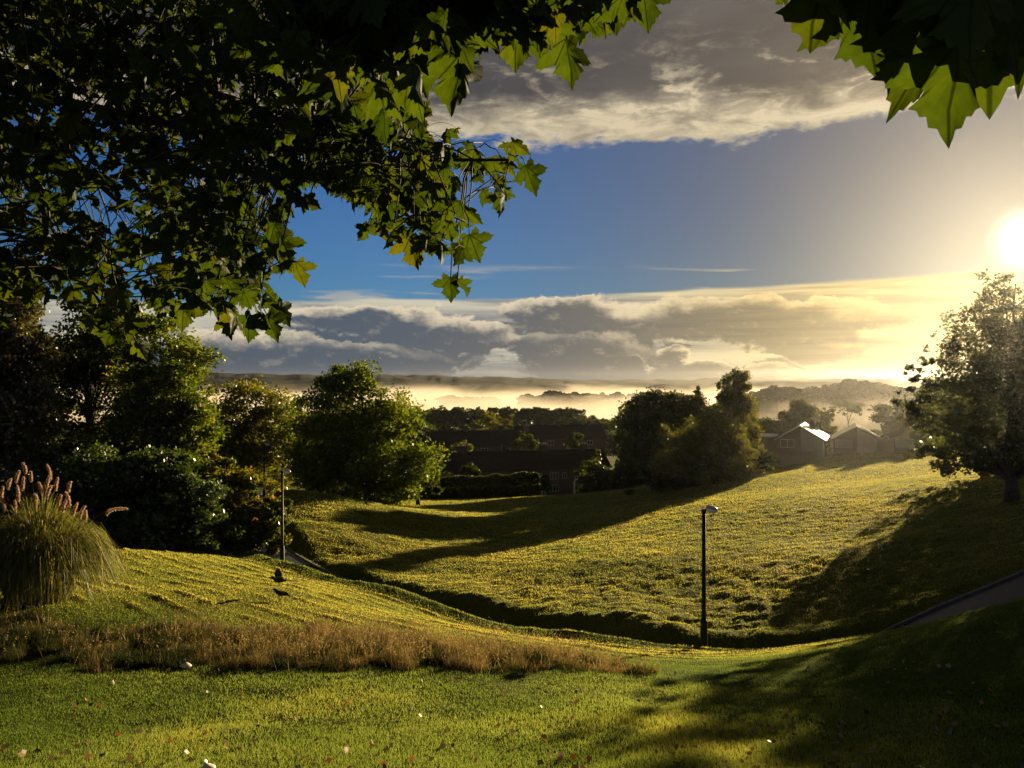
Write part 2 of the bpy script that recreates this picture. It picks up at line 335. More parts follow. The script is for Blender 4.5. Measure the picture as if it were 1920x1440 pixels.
# points that describe the surface along the path too
CP = np.vstack([CP, PATH[[2,4,6,12,13]]])
def _U(r2): return np.where(r2 > 1e-12, r2*np.log(np.maximum(r2, 1e-12)), 0)
def fit_tps(C, lam):
    n = len(C); xy = C[:, :2]/40.
    d2 = ((xy[:, None]-xy[None])**2).sum(-1)
    A = np.zeros((n+3, n+3)); A[:n, :n] = _U(d2)+lam*np.eye(n); A[:n, n:] = np.c_[np.ones(n), xy]; A[n:, :n] = A[:n, n:].T
    return np.linalg.solve(A, np.r_[C[:, 2], 0, 0, 0])
WT = fit_tps(CP, .006)
def tps(x, y):
    x = np.atleast_1d(np.asarray(x, float)); y = np.atleast_1d(np.asarray(y, float)); out = np.empty(x.shape)
    for i in range(0, len(x), 40000):
        a, b = x[i:i+40000]/40., y[i:i+40000]/40.
        d2 = (a[:, None]-CP[None, :, 0]/40.)**2+(b[:, None]-CP[None, :, 1]/40.)**2
        n = len(CP); out[i:i+40000] = _U(d2)@WT[:n]+WT[n]+WT[n+1]*a+WT[n+2]*b
    return out
def spline(pts, n):
    pts = np.asarray(pts, float); d = np.r_[0, np.cumsum(np.linalg.norm(np.diff(pts, axis=0), axis=1))]; out = []
    m = np.gradient(pts, d, axis=0)
    for s in np.linspace(0, d[-1], n):
        i = min(np.searchsorted(d, s, 'right')-1, len(pts)-2); h = d[i+1]-d[i]; t = (s-d[i])/h
        out.append((2*t**3-3*t**2+1)*pts[i]+(t**3-2*t**2+t)*h*m[i]+(-2*t**3+3*t**2)*pts[i+1]+(t**3-t**2)*h*m[i+1])
    return np.array(out)
PS = spline(PATH, 150)
def path_dist(x, y):
    """signed plan distance to the path (positive = far side), and the path level there"""
    x = np.asarray(x, float); y = np.asarray(y, float); sd = np.full(x.shape, 99.); pz = np.zeros(x.shape)
    near = np.where((x > -32) & (x < 36) & (y > 15) & (y < 92))[0]
    A, B = PS[:-1], PS[1:]; AB = B-A; L2 = (AB[:, :2]**2).sum(1)
    for i in range(0, len(near), 20000):
        k = near[i:i+20000]; dx = x[k][:, None]-A[None, :, 0]; dy = y[k][:, None]-A[None, :, 1]
        t = np.clip((dx*AB[:, 0]+dy*AB[:, 1])/L2, 0, 1)
        ex, ey = dx-t*AB[:, 0], dy-t*AB[:, 1]; d2 = ex*ex+ey*ey; j = d2.argmin(1); r = np.arange(len(k))
        cr = AB[j, 0]*dy[r, j]-AB[j, 1]*dx[r, j]
        sd[k] = np.sqrt(d2[r, j])*np.where(cr >= 0, 1, -1); pz[k] = A[j, 2]+t[r, j]*AB[j, 2]
    return sd, pz
def hay(x, y, sd):
    st = sstep(19.5, 22, y)*(sd < -1.2)*(1-sstep(8, 13, x+(y-24)*.5))*sstep(44, 39, y)
    ph = -sd/.98+.25*fbm(x*.35, y*.35, 2, 51)
    return st, np.clip(np.cos(ph*2*math.pi), 0, 1)**3*np.clip(.2+1.9*(fbm(x*1.0, y*1.0, 3, 61)-.32), 0, 1)
def gz(x, y, micro=False):
    x = np.atleast_1d(np.asarray(x, float)); y = np.atleast_1d(np.asarray(y, float))
    near = (y < 200) & (np.abs(x) < 260)
    z = np.full(x.shape, -19.5)
    far = np.interp(y, [100, 150, 250, 400, 700, 1500, 3000], [-15, -19, -23, -28, -33, -34, -34])+2.5*(fbm(x*.01, y*.01, 3, 5)-.5)
    z[near] = tps(x[near], y[near])
    w = np.maximum(sstep(138, 190, y), sstep(95, 160, np.abs(x))*sstep(20, 60, y))
    z = np.where(near, z, far)*(1-w)+far*w
    sd, pz = path_dist(x, y)
    z = z+np.where(sd > 0, (.16+.62*fbm(x*.5, y*.5, 3, 77))*(1-.8*sstep(3, 8, x))*sstep(.9, 1.9, sd)*np.exp(-np.clip(sd-1.9, 0, None)/4.), 0)
    z = z+np.where(sd < 0, .34*np.exp(-((-sd-1.75)/.75)**2)*(1-sstep(2, 7, x)), 0)
    wp = sstep(.8, 1.5, np.abs(sd)); z = (pz-.03)*(1-wp)+z*wp
    if micro:
        k = sstep(.85, 1.5, np.abs(sd))
        a = np.clip((130-y)/60, 0, 1)*k
        lawn = ((sd > 1) | (y < 16.5)).astype(float)
        mn = .16*(fbm(x*.55, y*.4, 3, 11)-.5)*(1-.7*sstep(22, 28, y))+.08*(fbm(x*1.7, y*1.3, 3, 21)-.5)
        far_l = sstep(24, 30, y)*(sd > 0)
        mn = mn+far_l*(.06*(fbm(x*.7+y*.3, y*.55-x*.15, 3, 31)-.5)+(.15*(fbm(x*2.0-y*.5, y*1.4, 3, 41)-.5)+.16*np.clip(fbm(x*1.3-y*.4, y*2.1, 3, 47)-.50, 0, 1))*(1+1.0*sstep(42, 29, y)))
        # rows of cut hay on the left lawn, parallel to the path
        st, row = hay(x, y, sd)
        mn = mn*(1-.75*st)+st*row*.095
        z = z+mn*a
    return z
def gz1(x, y): return float(gz([x], [y])[0])

def build_ground():
    def axis(segs):
        out = []
        for a, b, n in segs: out += list(np.linspace(a, b, n, endpoint=False))
        return np.array(out)
    xs = axis([(-2500,-900,10),(-900,-250,16),(-250,-70,36),(-70,-26,88),(-26,34,470),(34,80,110),(80,250,40),(250,900,16),(900,2600,11)])
    ys = axis([(-60,-8,16),(-8,7,40),(7,32,230),(32,60,170),(60,110,130),(110,200,60),(200,600,40),(600,2850,22)])
    X, Y = np.meshgrid(xs, ys); x, y = X.ravel(), Y.ravel(); z = gz(x, y, True)
    nx, ny = len(xs), len(ys); i = np.arange(nx*ny).reshape(ny, nx)
    Fc = np.stack([i[:-1, :-1], i[:-1, 1:], i[1:, 1:], i[1:, :-1]], -1).reshape(-1, 4)
    dry = dry_and_sunlit(x, y)
    o = mesh_np('ground', np.c_[x, y, z], Fc, M['turf'], smooth=True, attrs={'dry': dry}); tag(o, kind='structure')
def dry_and_sunlit(x, y):
    sd, _ = path_dist(x, y)
    d = .25*sstep(.35, .7, fbm(x*.3, y*.3, 3, 71))
    d = np.maximum(d, sstep(18, 23, y)*(.55+.8*(fbm(x*.25, y*.25, 4, 81)-.45)))  # far lawn yellower: dry tips plus some sunlight put into the tint
    d = np.where((sd < -.9) & (sd > -2.4), d*.5, d)
    return np.clip(d*np.where(np.abs(sd) < 2.2, .6, 1), 0, 1)
build_ground()

# ------------------------------------------------------------------ the path
PW = .74
def build_path():
    tg = np.gradient(PS[:, :2], axis=0); tg /= np.linalg.norm(tg, axis=1, keepdims=True); nr = np.c_[-tg[:, 1], tg[:, 0]]
    def ribbon(o0, o1, z0, z1): return [np.c_[PS[:, :2]+nr*o, PS[:, 2]+zz] for o, zz in ((o0, z0), (o1, z1))]
    offs = np.linspace(-PW, PW, 6); V = np.concatenate([np.c_[PS[:, :2]+nr*o, PS[:, 2]+.012-.02*(o/PW)**2] for o in offs]); n = len(PS)
    Fc = [(k*n+i, (k+1)*n+i, (k+1)*n+i+1, k*n+i+1) for k in range(5) for i in range(n-1)]
    tag(mesh_np('path', V, Fc, M['path'], smooth=True), kind='structure')
    for s, w in ((1, .09), (-1, .07)):
        a, b = s*PW, s*(PW+w); rows = [(a, -.08), (a, .07), (b, .07), (b, -.1)]
        V = np.concatenate([np.c_[PS[:, :2]+nr*o, PS[:, 2]+zz] for o, zz in rows])
        Fc = [(k*n+i, k*n+i+1, (k+1)*n+i+1, (k+1)*n+i) for k in range(3) for i in range(n-1)]
        tag(mesh_np('path_kerb', V, Fc, M['kerb']), kind='structure')
build_path()

# ------------------------------------------------------------------ grass
def rough_zone(x, y):
    """0..1 mask of the uncut strip"""
    lo = 17.1+.25*np.sin(x*1.7)
    hi = np.interp(x, [-16,-11,-6,-3,0,2.2,3.2], [19.6,19.5,19.7,19.8,19.4,18.5,17.2])+.8*(fbm(x*1.1, y*.6, 3, 3)-.5)
    return (y > lo) & (y < hi) & (x < 3.1)
def blades(x, y, h, w, lean, tint, seg=1, zoff=-.012):
    n = len(x); z = gz(x, y, True)+zoff; a = rng.uniform(0, 2*math.pi, n); wx, wy = np.cos(a)*w/2, np.sin(a)*w/2
    la = rng.uniform(0, 2*math.pi, n); lx, ly = np.cos(la)*lean*h, np.sin(la)*lean*h
    if seg == 1:
        V = np.stack([np.c_[x-wx, y-wy, z], np.c_[x+wx, y+wy, z], np.c_[x+lx, y+ly, z+h]], 1).reshape(-1, 3)
        Fc = np.arange(3*n).reshape(n, 3); return V, Fc, np.repeat(tint, 3)
    V = np.stack([np.c_[x-wx, y-wy, z], np.c_[x+wx, y+wy, z], np.c_[x+wx*.7+lx*.35, y+wy*.7+ly*.35, z+h*.6], np.c_[x-wx*.7+lx*.35, y-wy*.7+ly*.35, z+h*.6],
                  np.c_[x+lx, y+ly, z+h], np.c_[x+lx+.002, y+ly, z+h]], 1).reshape(-1, 3)
    b = np.arange(n)[:, None]*6; Fc = np.concatenate([b+np.array([0, 1, 2, 3]), b+np.array([3, 2, 5, 4])]); return V, Fc, np.repeat(tint, 6)
def build_lawn():
    n = 1150000
    y = np.exp(rng.uniform(math.log(7.6), math.log(112), n)); x = rng.uniform(-.80, .80, n)*y
    sd, _ = path_dist(x, y)
    keep = (np.abs(sd) > .80) & ~rough_zone(x, y); x, y, sd = x[keep], y[keep], sd[keep]
    cl = fbm(x*.9, y*.9, 3, 91); n = len(x)
    keep = rng.uniform(0, 1, n) < np.clip(.55+1.2*(cl-.25), .45, 1); x, y, sd, cl = x[keep], y[keep], sd[keep], cl[keep]; n = len(x)
    near = sstep(24, 17, y)
    st, row = hay(x, y, sd)
    h = (.055*near+(1-near)*(.030+.0011*y))*rng.uniform(.65, 1.25, n)*(.85+.4*(cl-.3)); w = .006+.00070*y
    big = fbm(x*.22+3, y*.22, 4, 131); h = h*np.where(y < 20,   .40+1.3*big, 1); tint = np.clip(dry_and_sunlit(x, y)*.62+.20+rng.normal(0, .07, n)+.16*(cl-.45)+near*(1.25*(big-.47)-.15)+st*(.34*row-.05), 0, 1)
    V, Fc, t = blades(x, y, h, w, rng.uniform(.1, .8, n), tint)
    tag(mesh_np('lawn_grass', V, Fc, M['blade'], attrs={'tint': t}), 'short mown grass covering the slopes of the park', 'grass', kind='stuff')
    # uncut strip
    m = 1500; cx = rng.uniform(-16.5, 3.2, m); cy_ = rng.uniform(16.3, 21.2, m); k = rough_zone(cx, cy_) | ((rng.uniform(0, 1, m) < .45) & (rough_zone(cx, cy_+.75) | rough_zone(cx, cy_-.5))); cx, cy_ = cx[k], cy_[k]; m = len(cx)
    right = sstep(-9, -3, cx); cl2 = fbm(cx*.55+9, cy_*.8, 3, 111)
    kind = rng.uniform(0, 1, m) < np.clip(.30+2.4*(cl2-.40), .08, .92)*(1-.6*right)           # dark leafy clumps among the straw
    tr = np.where(kind, rng.uniform(.15, .42, m), rng.uniform(.12, .34, m)); th = np.where(kind, rng.uniform(.08, .34, m), rng.uniform(.12, .42, m)*np.interp(cx, [-16, -8, -4, 0, 3], [.9, .75, 1.1, .9, .45]))
    tt = np.where(kind, rng.uniform(.0, .16, m), np.clip(.26+.34*right+rng.normal(0, .16, m), .12, .95)); n = 170000
    j = rng.choice(m, n, p=tr**2/np.sum(tr**2)); an = rng.uniform(0, 2*math.pi, n); rr = tr[j]*np.sqrt(rng.uniform(0, 1, n)); x = cx[j]+rr*np.cos(an); y = cy_[j]+rr*np.sin(an)
    h = th[j]*rng.uniform(.45, 1.15, n)*(1-.45*(rr/tr[j])**2); w = rng.uniform(.005, .011, n)*(1+1.2*kind[j]); tint = np.clip(tt[j]+rng.normal(0, .10, n)*(1-.5*kind[j]), 0, 1)
    ns = 2600; js = rng.choice(np.where(~kind)[0], ns, p=(.35+right[~kind])/np.sum(.35+right[~kind])); xs_, ys_ = cx[js]+rng.normal(0, .25, ns), cy_[js]+rng.normal(0, .25, ns)      # taller seeding stems
    x, y = np.r_[x, xs_], np.r_[y, ys_]; h = np.r_[h, rng.uniform(.25, .60, ns)*np.interp(xs_, [-16, 0, 3], [.9, 1.0, .5])]; w = np.r_[w, np.full(ns, .007)]; tint = np.r_[tint, rng.uniform(.55, 1, ns)]; n = len(x)
    V, Fc, t = blades(x, y, h, w, rng.uniform(.1, .9, n), tint, 2)
    tips = V.reshape(-1, 6, 3)[-ns:, 4]; hd = np.repeat(tips, 5, 0)+rng.normal(0, 1, (ns*5, 3))*(.012, .012, .045)
    V2, F2, t2 = leaf_cards(hd, .045, 77, -.8, .3, tint=rng.uniform(.55, 1, ns*5)); F2 = F2+len(V); V = np.concatenate([V, V2]); Fc = np.concatenate([Fc, F2]); t = np.r_[t, t2]
    tag(mesh_np('rough_grass', V, Fc, M['dry'], attrs={'tint': t}), 'strip of long dry brown grass left uncut across the slope', 'long grass', kind='stuff')

# ------------------------------------------------------------------ trees
def leaf_cards(C, size, seed, up=.25, aspect=.62, tint=None):
    """rhombic leaves at points C"""
    r = np.random.default_rng(seed); n = len(C); s = size*r.uniform(.6, 1.35, n)
    d = r.normal(0, 1, (n, 3)); d[:, 2] = d[:, 2]*.7-up; d /= np.linalg.norm(d, axis=1, keepdims=True)
    e = np.cross(d, r.normal(0, 1, (n, 3))); e /= np.linalg.norm(e, axis=1, keepdims=True)+1e-9
    a = s[:, None]*d; b = (s*aspect)[:, None]*e*.5
    V = np.stack([C-a*.5, C+b, C+a*.5, C-b], 1).reshape(-1, 3); Fc = np.arange(4*n).reshape(n, 4)
    t = r.uniform(0, 1, n) if tint is None else tint
    return V, Fc, np.repeat(t, 4)
build_lawn()
def crown_points(blobs, n, seed, clump=.30, K=26, flat=.75, hollow=.35, fill=.25):
    r = np.random.default_rng(seed); vol = np.array([b[3]*b[4]*b[5] for b in blobs])**.75; vol /= vol.sum(); out = []; cen = []; tint = []
    for (cx, cy_, cz, rx, ry, rz), wv in zip(blobs, vol):
        k = max(5, int(K*wv*len(blobs)**.3)); m = int(n*wv)
        d = r.normal(0, 1, (k, 3)); d /= np.linalg.norm(d, axis=1, keepdims=True); rad = r.uniform(hollow, 1.0, (k, 1))**.55*np.where(r.uniform(0, 1, (k, 1)) < .35, r.uniform(1.02, 1.32, (k, 1)), .92)
        cc = np.array((cx, cy_, cz))+d*rad*np.array((rx, ry, rz)); cs = clump*(rx*ry*rz)**(1/3)*r.choice([.45, .6, .8, 1.0, 1.3], k)
        pr = cs**2/np.sum(cs**2); j = r.choice(k, m, p=pr)
        dd = r.normal(0, 1, (m, 3)); dd /= np.linalg.norm(dd, axis=1, keepdims=True); rr = r.uniform(0, 1, (m, 1))**(.55)
        rr *= 1+.35*np.abs(r.normal(0, 1, (m, 1)))*(r.uniform(0, 1, (m, 1)) < .35)
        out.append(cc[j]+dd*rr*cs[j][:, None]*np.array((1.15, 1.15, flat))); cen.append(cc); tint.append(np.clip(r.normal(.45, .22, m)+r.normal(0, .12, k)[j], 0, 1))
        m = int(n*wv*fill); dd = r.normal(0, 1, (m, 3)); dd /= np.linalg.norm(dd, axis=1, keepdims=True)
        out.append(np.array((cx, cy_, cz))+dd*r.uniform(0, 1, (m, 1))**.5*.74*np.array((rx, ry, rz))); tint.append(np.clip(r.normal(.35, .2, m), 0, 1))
    return np.concatenate(out), np.concatenate(cen), np.concatenate(tint)
def tree(name, label, cat, px, py, Y, blobs, n, leaf, mat='leaf', group=None, seed=1, trunk_r=None, top=None, lean=(0, 0), K=26, clump=.30, depth=.9, limbs=14, flat=.75, hollow=.35, up=.25, base_px=None, trunk=True, fill=.14):
    """blobs: (px, py, rx_px, rz_px [, dY]) ellipsoids at distance Y"""
    s = Y/F; bl = []
    for b in blobs:
        yy = Y+(b[4] if len(b) > 4 else 0); q = P(b[0], b[1], Y); bl.append((q[0], yy, q[2], b[2]*s, b[2]*s*depth, b[3]*s))
    bx = P(base_px if base_px is not None else px, py, Y)[0]; z0 = gz1(bx, Y)
    root = empty(name, (bx, Y, z0), label, cat, group)
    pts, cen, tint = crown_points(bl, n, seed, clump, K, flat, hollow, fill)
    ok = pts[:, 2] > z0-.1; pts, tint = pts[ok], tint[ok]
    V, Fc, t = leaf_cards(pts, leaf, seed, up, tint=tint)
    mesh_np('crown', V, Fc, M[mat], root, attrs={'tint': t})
    if trunk:
        cz = np.mean([b[2] for b in bl]); tz = max(b[2]+.55*b[5] for b in bl); cx = np.average([b[0] for b in bl], weights=[b[3]*b[5] for b in bl])
        tr = trunk_r or max(.1, (tz-z0)*.020)
        mb = MB(); T = np.linspace(0, 1, 9); xs = bx+(cx-bx)*T**1.3+lean[0]*np.sin(T*3)*.5; tp = np.c_[xs, np.full(9, Y), z0-.25+(tz-z0+.25)*T]
        tp[1:-1, :2] += np.random.default_rng(seed).normal(0, tr*.5, (7, 2))
        rad = tr*np.interp(T, [0, .06, .35, 1], [1.55, 1.05, .72, .08]); mb.tube(tp, rad, 8)
        r = np.random.default_rng(seed+5)
        for q in cen[r.permutation(len(cen))[:limbs]]:
            f = np.clip((q[2]-z0)/(tz-z0)-.28, .12, .8); p0 = np.array([np.interp(f, T, tp[:, i]) for i in range(3)]); r0 = np.interp(f, T, rad)*.55
            mb.tube(curve_pts(p0, q, .08*np.linalg.norm(q-p0), 6, .08), np.linspace(r0, r0*.2, 6), 5)
        v = np.array(mb.v)-np.array(root.location); mb.v = [tuple(i) for i in v]; mb.build('trunk', M['bark'], root, smooth=True)
    return root
G_L = 'broadleaf trees on the left'; G_M = 'trees in front of the misty valley'
tree('brown_tree', 'tall brownish feathery tree at the left edge behind the pampas grass', 'tree', 40, 1010, 43,
     [(20,640,85,110),(60,760,60,90),(-40,800,90,140),(60,860,50,70),(-120,650,120,160)], 60000, .22, 'leaf_brown', G_L, 3, K=90, fill=.5, clump=.30, up=.7, flat=1.1)
tree('open_tree', 'thin open tree with bare dark limbs showing sky, second from the left', 'tree', 175, 1000, 52,
     [(170,640,95,90),(120,730,70,80),(230,740,70,80),(180,870,110,80),(90,900,90,70)], 34000, .26, 'leaf_dark', G_L, 4, K=70, clump=.29, limbs=26, trunk_r=.26, hollow=.5, fill=.3)
tree('broadleaf_tree', 'dense tall green tree with layered foliage left of the valley view', 'tree', 320, 1010, 50,
     [(305,660,75,75),(340,720,66,75),(300,790,95,75),(345,805,55,80),(240,850,110,90),(330,900,80,60)], 50000, .24, 'leaf', G_L, 5, K=130, clump=.32, hollow=.5)
tree('round_tree', 'round topped olive tree between the tall tree and the big tree', 'tree', 470, 930, 86,
     [(465,795,78,78),(500,820,50,60),(420,820,60,70),(470,880,90,60)], 34000, .34, 'leaf_olive', G_L, 6, K=110, clump=.29, hollow=.6, fill=.06)
tree('big_tree', 'biggest broad green tree standing alone beside the dark hedge, its right side sunlit', 'tree', 690, 945, 74,
     [(640,708,30,30),(655,735,50,50),(660,790,100,80),(715,850,92,82),(620,850,78,80),(725,790,42,52),(650,895,95,55),(740,900,62,45)], 56000, .30, 'leaf', G_L, 7, K=190, clump=.27, hollow=.55, trunk_r=.32)
tree('slim_tree', 'slim dark tree tucked against the right side of the biggest tree', 'tree', 785, 925, 92,
     [(775,800,26,42),(788,860,30,55),(800,905,34,28)], 14000, .34, 'leaf_dark', G_L, 8, K=24)
tree('rhododendron', 'large glossy dark shrub spreading beneath the tall trees', 'shrub', 250, 1030, 42,
     [(180,930,110,70),(290,900,80,65),(70,950,110,75),(330,960,80,66),(230,985,120,45),(350,1005,80,30)], 60000, .22, 'leaf_gloss', None, 9, K=150, clump=.28, hollow=.5, limbs=10, trunk_r=.1, fill=.35)
tree('turning_shrub', 'shrub with yellow and orange turning leaves beside the left lamp post', 'shrub', 430, 1035, 46.5,
     [(385,885,50,34),(425,925,66,46),(478,968,38,44),(400,970,75,60),(450,1000,60,32)], 32000, .20, 'leaf_autumn', None, 10, K=120, clump=.30, hollow=.5, limbs=10, trunk_r=.1, fill=.2)
tree('bright_shrub', 'small bright leaved bush at the foot of the left lamp post', 'shrub', 485, 1040, 45.5,
     [(478,1010,40,30),(512,975,26,40),(520,1012,24,26)], 9000, .20, 'leaf_autumn', None, 11, K=26, limbs=6, trunk_r=.06)
tree('field_tree', 'dark spreading tree at the left end of the middle group', 'tree', 1225, 890, 100,
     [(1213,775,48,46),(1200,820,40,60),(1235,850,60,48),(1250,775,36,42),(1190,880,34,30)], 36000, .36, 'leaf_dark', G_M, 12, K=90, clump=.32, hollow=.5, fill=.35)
tree('copper_tree', 'dark coppery tree in the middle of the middle group', 'tree', 1280, 890, 104,
     [(1278,775,44,45),(1300,810,54,64),(1265,845,54,54),(1320,860,50,44)], 36000, .36, 'leaf_brown', G_M, 13, K=90, clump=.32, hollow=.5, fill=.35)
tree('conifer_tree', 'dark pointed conifer rising beside the tall birch', 'tree', 1310, 890, 108,
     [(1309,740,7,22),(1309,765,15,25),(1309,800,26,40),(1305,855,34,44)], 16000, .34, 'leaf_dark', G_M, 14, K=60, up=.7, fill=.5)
tree('birch_tree', 'tall airy birch with drooping foliage, highest of the middle group', 'tree', 1385, 880, 97,
     [(1378,724,25,30),(1386,770,34,50),(1362,740,16,34),(1402,825,26,48),(1372,830,42,48),(1395,870,36,26)], 30000, .30, 'leaf_olive', G_M, 15, K=130, clump=.27, up=.9, flat=1.3)
tree('bank_shrub', 'rounded olive bush in front of the birch on the dark bank', 'shrub', 1340, 885, 90,
     [(1330,822,62,50),(1280,845,55,45),(1375,855,52,42),(1320,880,80,34)], 26000, .30, 'leaf_olive', None, 16, K=60, clump=.36, hollow=.55, fill=.2)
tree('bramble_thicket', 'low dark thicket along the foot of the middle group', 'thicket', 1240, 905, 94,
     [(1180,885,38,30),(1225,890,50,30),(1290,888,50,30),(1350,880,44,28),(1410,868,36,28)], 22000, .34, 'leaf_dark', None, 26, K=40, hollow=.4, fill=.8, limbs=8, trunk_r=.08)
for px_, top_, lab_ in ((1195,752,'dark tree added behind the left end of the middle group to shade the back lawn'),(1258,742,'dark tree added behind the coppery tree to shade the back lawn'),(1330,746,'dark tree added behind the pointed conifer to shade the back lawn'),(1398,752,'dark tree added behind the tall birch to shade the back lawn')):  # mostly hidden trees, added to throw shade over the back lawn
    tree('field_tree', lab_, 'tree', px_, 880, 132, [(px_,top_+45,40,44),(px_-20,top_+75,36,40),(px_+22,top_+80,36,44),(px_,top_+110,44,34)], 16000, .45, 'leaf_dark', G_M, int(px_), K=50, hollow=.5, fill=.4)
tree('garden_tree', 'round garden tree behind the bungalow with the bright roof', 'tree', 1505, 850, 132,
     [(1503,787,36,31),(1480,808,24,28),(1518,810,28,30)], 20000, .42, 'leaf_dark', G_M, 17, K=36, hollow=.5)
tree('small_tree', 'small slender tree to the right of the round garden tree', 'tree', 1550, 850, 128,
     [(1549,785,13,24),(1552,812,17,24)], 5500, .36, 'leaf_olive', G_M, 18, K=22)
tree('pine_tree', 'faint bare stemmed pine standing in the mist behind the middle bungalow', 'tree', 1590, 850, 260,
     [(1590,764,30,10),(1572,757,20,8),(1610,768,16,8)], 2600, .55, 'far_leaf', G_M, 19, K=30, clump=.25, trunk_r=.22, limbs=9, fill=.1)
tree('hazy_tree', 'hazy dark tree group behind the garden fence between two bungalows', 'tree', 1690, 850, 126,
     [(1672,785,28,34),(1705,780,34,36),(1740,800,40,45),(1680,820,40,30)], 26000, .42, 'leaf_dark', G_M, 20, K=50, hollow=.5)
# the leaning tree on the right slope
tree('leaning_tree', 'large backlit tree with leaning trunk on the slope in front of the sun', 'tree', 1890, 940, 42,
     [(1895,575,62,78),(1850,640,80,75),(1930,690,120,120),(1800,700,72,60),(1860,760,120,85),(1790,800,82,72),(2000,620,110,110),(2030,780,120,90),(1785,855,58,36),(1960,830,90,60),(1860,835,70,48),(1715,738,38,16),(1728,690,36,28),(1745,770,48,44),(1712,752,34,16),(1752,858,36,26)],
     54000, .19, 'leaf_back', None, 21, base_px=1898, K=420, clump=.22, hollow=.35, trunk_r=.29, limbs=60, fill=.04)
tree('slope_tree', 'tree added behind the big leaning tree to shade the slope below', 'tree', 1850, 880, 66,  # mostly hidden tree, added to cast shade down the slope
     [(1768,762,42,46),(1840,765,70,55),(1925,765,90,60),(1850,815,95,46),(2000,770,100,90)], 26000, .30, 'leaf', None, 28, K=130, clump=.28, hollow=.4, trunk_r=.35, fill=.15)
tree('slope_tree', 'tree beyond the right edge whose shade falls over the near grass', 'tree', 2350, 900, 50,
     [(2330,640,140,130),(2250,760,130,110),(2400,780,150,110)], 40000, .34, 'leaf', None, 22, K=70, trunk_r=.4)

# hedges as clipped leafy masses
def hedge(name, label, cat, p0, p1, w, h, n, leaf, mat, seed, group=None):
    r = np.random.default_rng(seed); p0, p1 = np.array(p0, float), np.array(p1, float); t = r.uniform(0, 1, n)
    u = r.normal(0, 1, (n, 2)); u /= np.linalg.norm(u, axis=1, keepdims=True); u *= r.uniform(.5, 1.0, (n, 1))**.4
    u = np.sign(u)*np.abs(u)**.7; d = p1-p0; d /= np.linalg.norm(d); nr = np.array((-d[1], d[0]))
    xy = p0[None]+t[:, None]*(p1-p0)[None]+nr[None]*(u[:, :1]*w/2); hh = h*(.85+.3*fbm(t*9+seed, t*0, 3, seed)); g0 = gz(xy[:, 0], xy[:, 1])
    pts = np.c_[xy, g0+hh*(.5+.5*u[:, 1])]
    mid = (p0+p1)/2; o = (mid[0], mid[1], gz1(*mid)); root = empty(name, o, label, cat, group)
    V, Fc, tt = leaf_cards(pts, leaf, seed, tint=np.clip(r.normal(.45, .25, n), 0, 1)); mesh_np('foliage', V, Fc, M[mat], root, attrs={'tint': tt})
    for k in np.linspace(.04, .96, 7):
        q = p0+(p1-p0)*k; z = gz1(*q); mb = MB(); mb.tube([(q[0]-o[0], q[1]-o[1], z-.2-o[2]), (q[0]-o[0]+.1, q[1]-o[1], z+h*.7-o[2])], [.07, .03], 5); mb.build('stem', M['bark'], root)
    return root
def X(px, Y): return (px-HX)/F*Y
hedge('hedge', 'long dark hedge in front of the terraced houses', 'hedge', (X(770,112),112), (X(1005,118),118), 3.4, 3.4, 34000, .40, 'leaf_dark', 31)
hedge('hedge', 'low dark hedge right of the white garden arch', 'hedge', (X(1095,128),128), (X(1190,118),118), 2.8, 2.8, 20000, .42, 'leaf_dark', 32)
hedge('hedge', 'dark hedge running below the bungalows on the bank', 'hedge', (X(1400,104),104), (X(1450,106),106), 2.0, 1.9, 10000, .36, 'leaf_dark', 33)
for i, (px, py, Y, r_, h_, lab, mt) in enumerate([(868,838,158,16,15,'pale rounded bush between the first and second terrace roofs','leaf_olive'),(925,792,230,32,26,'round sunlit tree among the roofs, the tallest of them','leaf_olive'),
        (962,806,225,14,12,'rounded willow right of the round sunlit tree','leaf_olive'),(990,812,235,14,10,'low pale treetop above the far terrace roof','leaf_olive'),(1050,800,215,10,16,'small pointed evergreen above the far terrace roof','leaf_dark'),
        (915,820,200,14,9,'small yellowish bush left of the far terrace roof','leaf_autumn'),(842,895,124,16,14,'bush at the left end of the near terrace','leaf_olive'),(1020,905,132,14,14,'dark bush beside the white garden arch','leaf_dark'),(1440,815,126,13,12,'dark bush behind the birch, left of the bungalows','leaf_dark'),
        (985,832,150,22,20,'dark bush between the roofs left of the farthest gable','leaf_dark'),(1112,872,131,24,22,'dark tree hiding the right end of the nearest terrace','leaf_dark'),(885,880,128,17,14,'bush half hiding the nearest terrace roof on the left','leaf_dark'),(1075,826,170,16,16,'small dark tree behind the right end of the nearest terrace','leaf_dark'),
        (1548,830,116,10,10,'small bush between the two left bungalows','leaf_olive')]):
    tree('garden_bush' if r_ < 20 else 'village_tree', lab, 'bush' if r_ < 20 else 'tree', px, py+h_, Y, [(px,py,r_,h_),(px+r_*.3,py+h_*.5,r_*.8,h_*.8),(px-r_*.4,py+h_*.6,r_*.7,h_*.7)], 2600, Y*.0029, mt, 'trees and bushes among the houses', 40+i, K=18, limbs=5, hollow=.5)

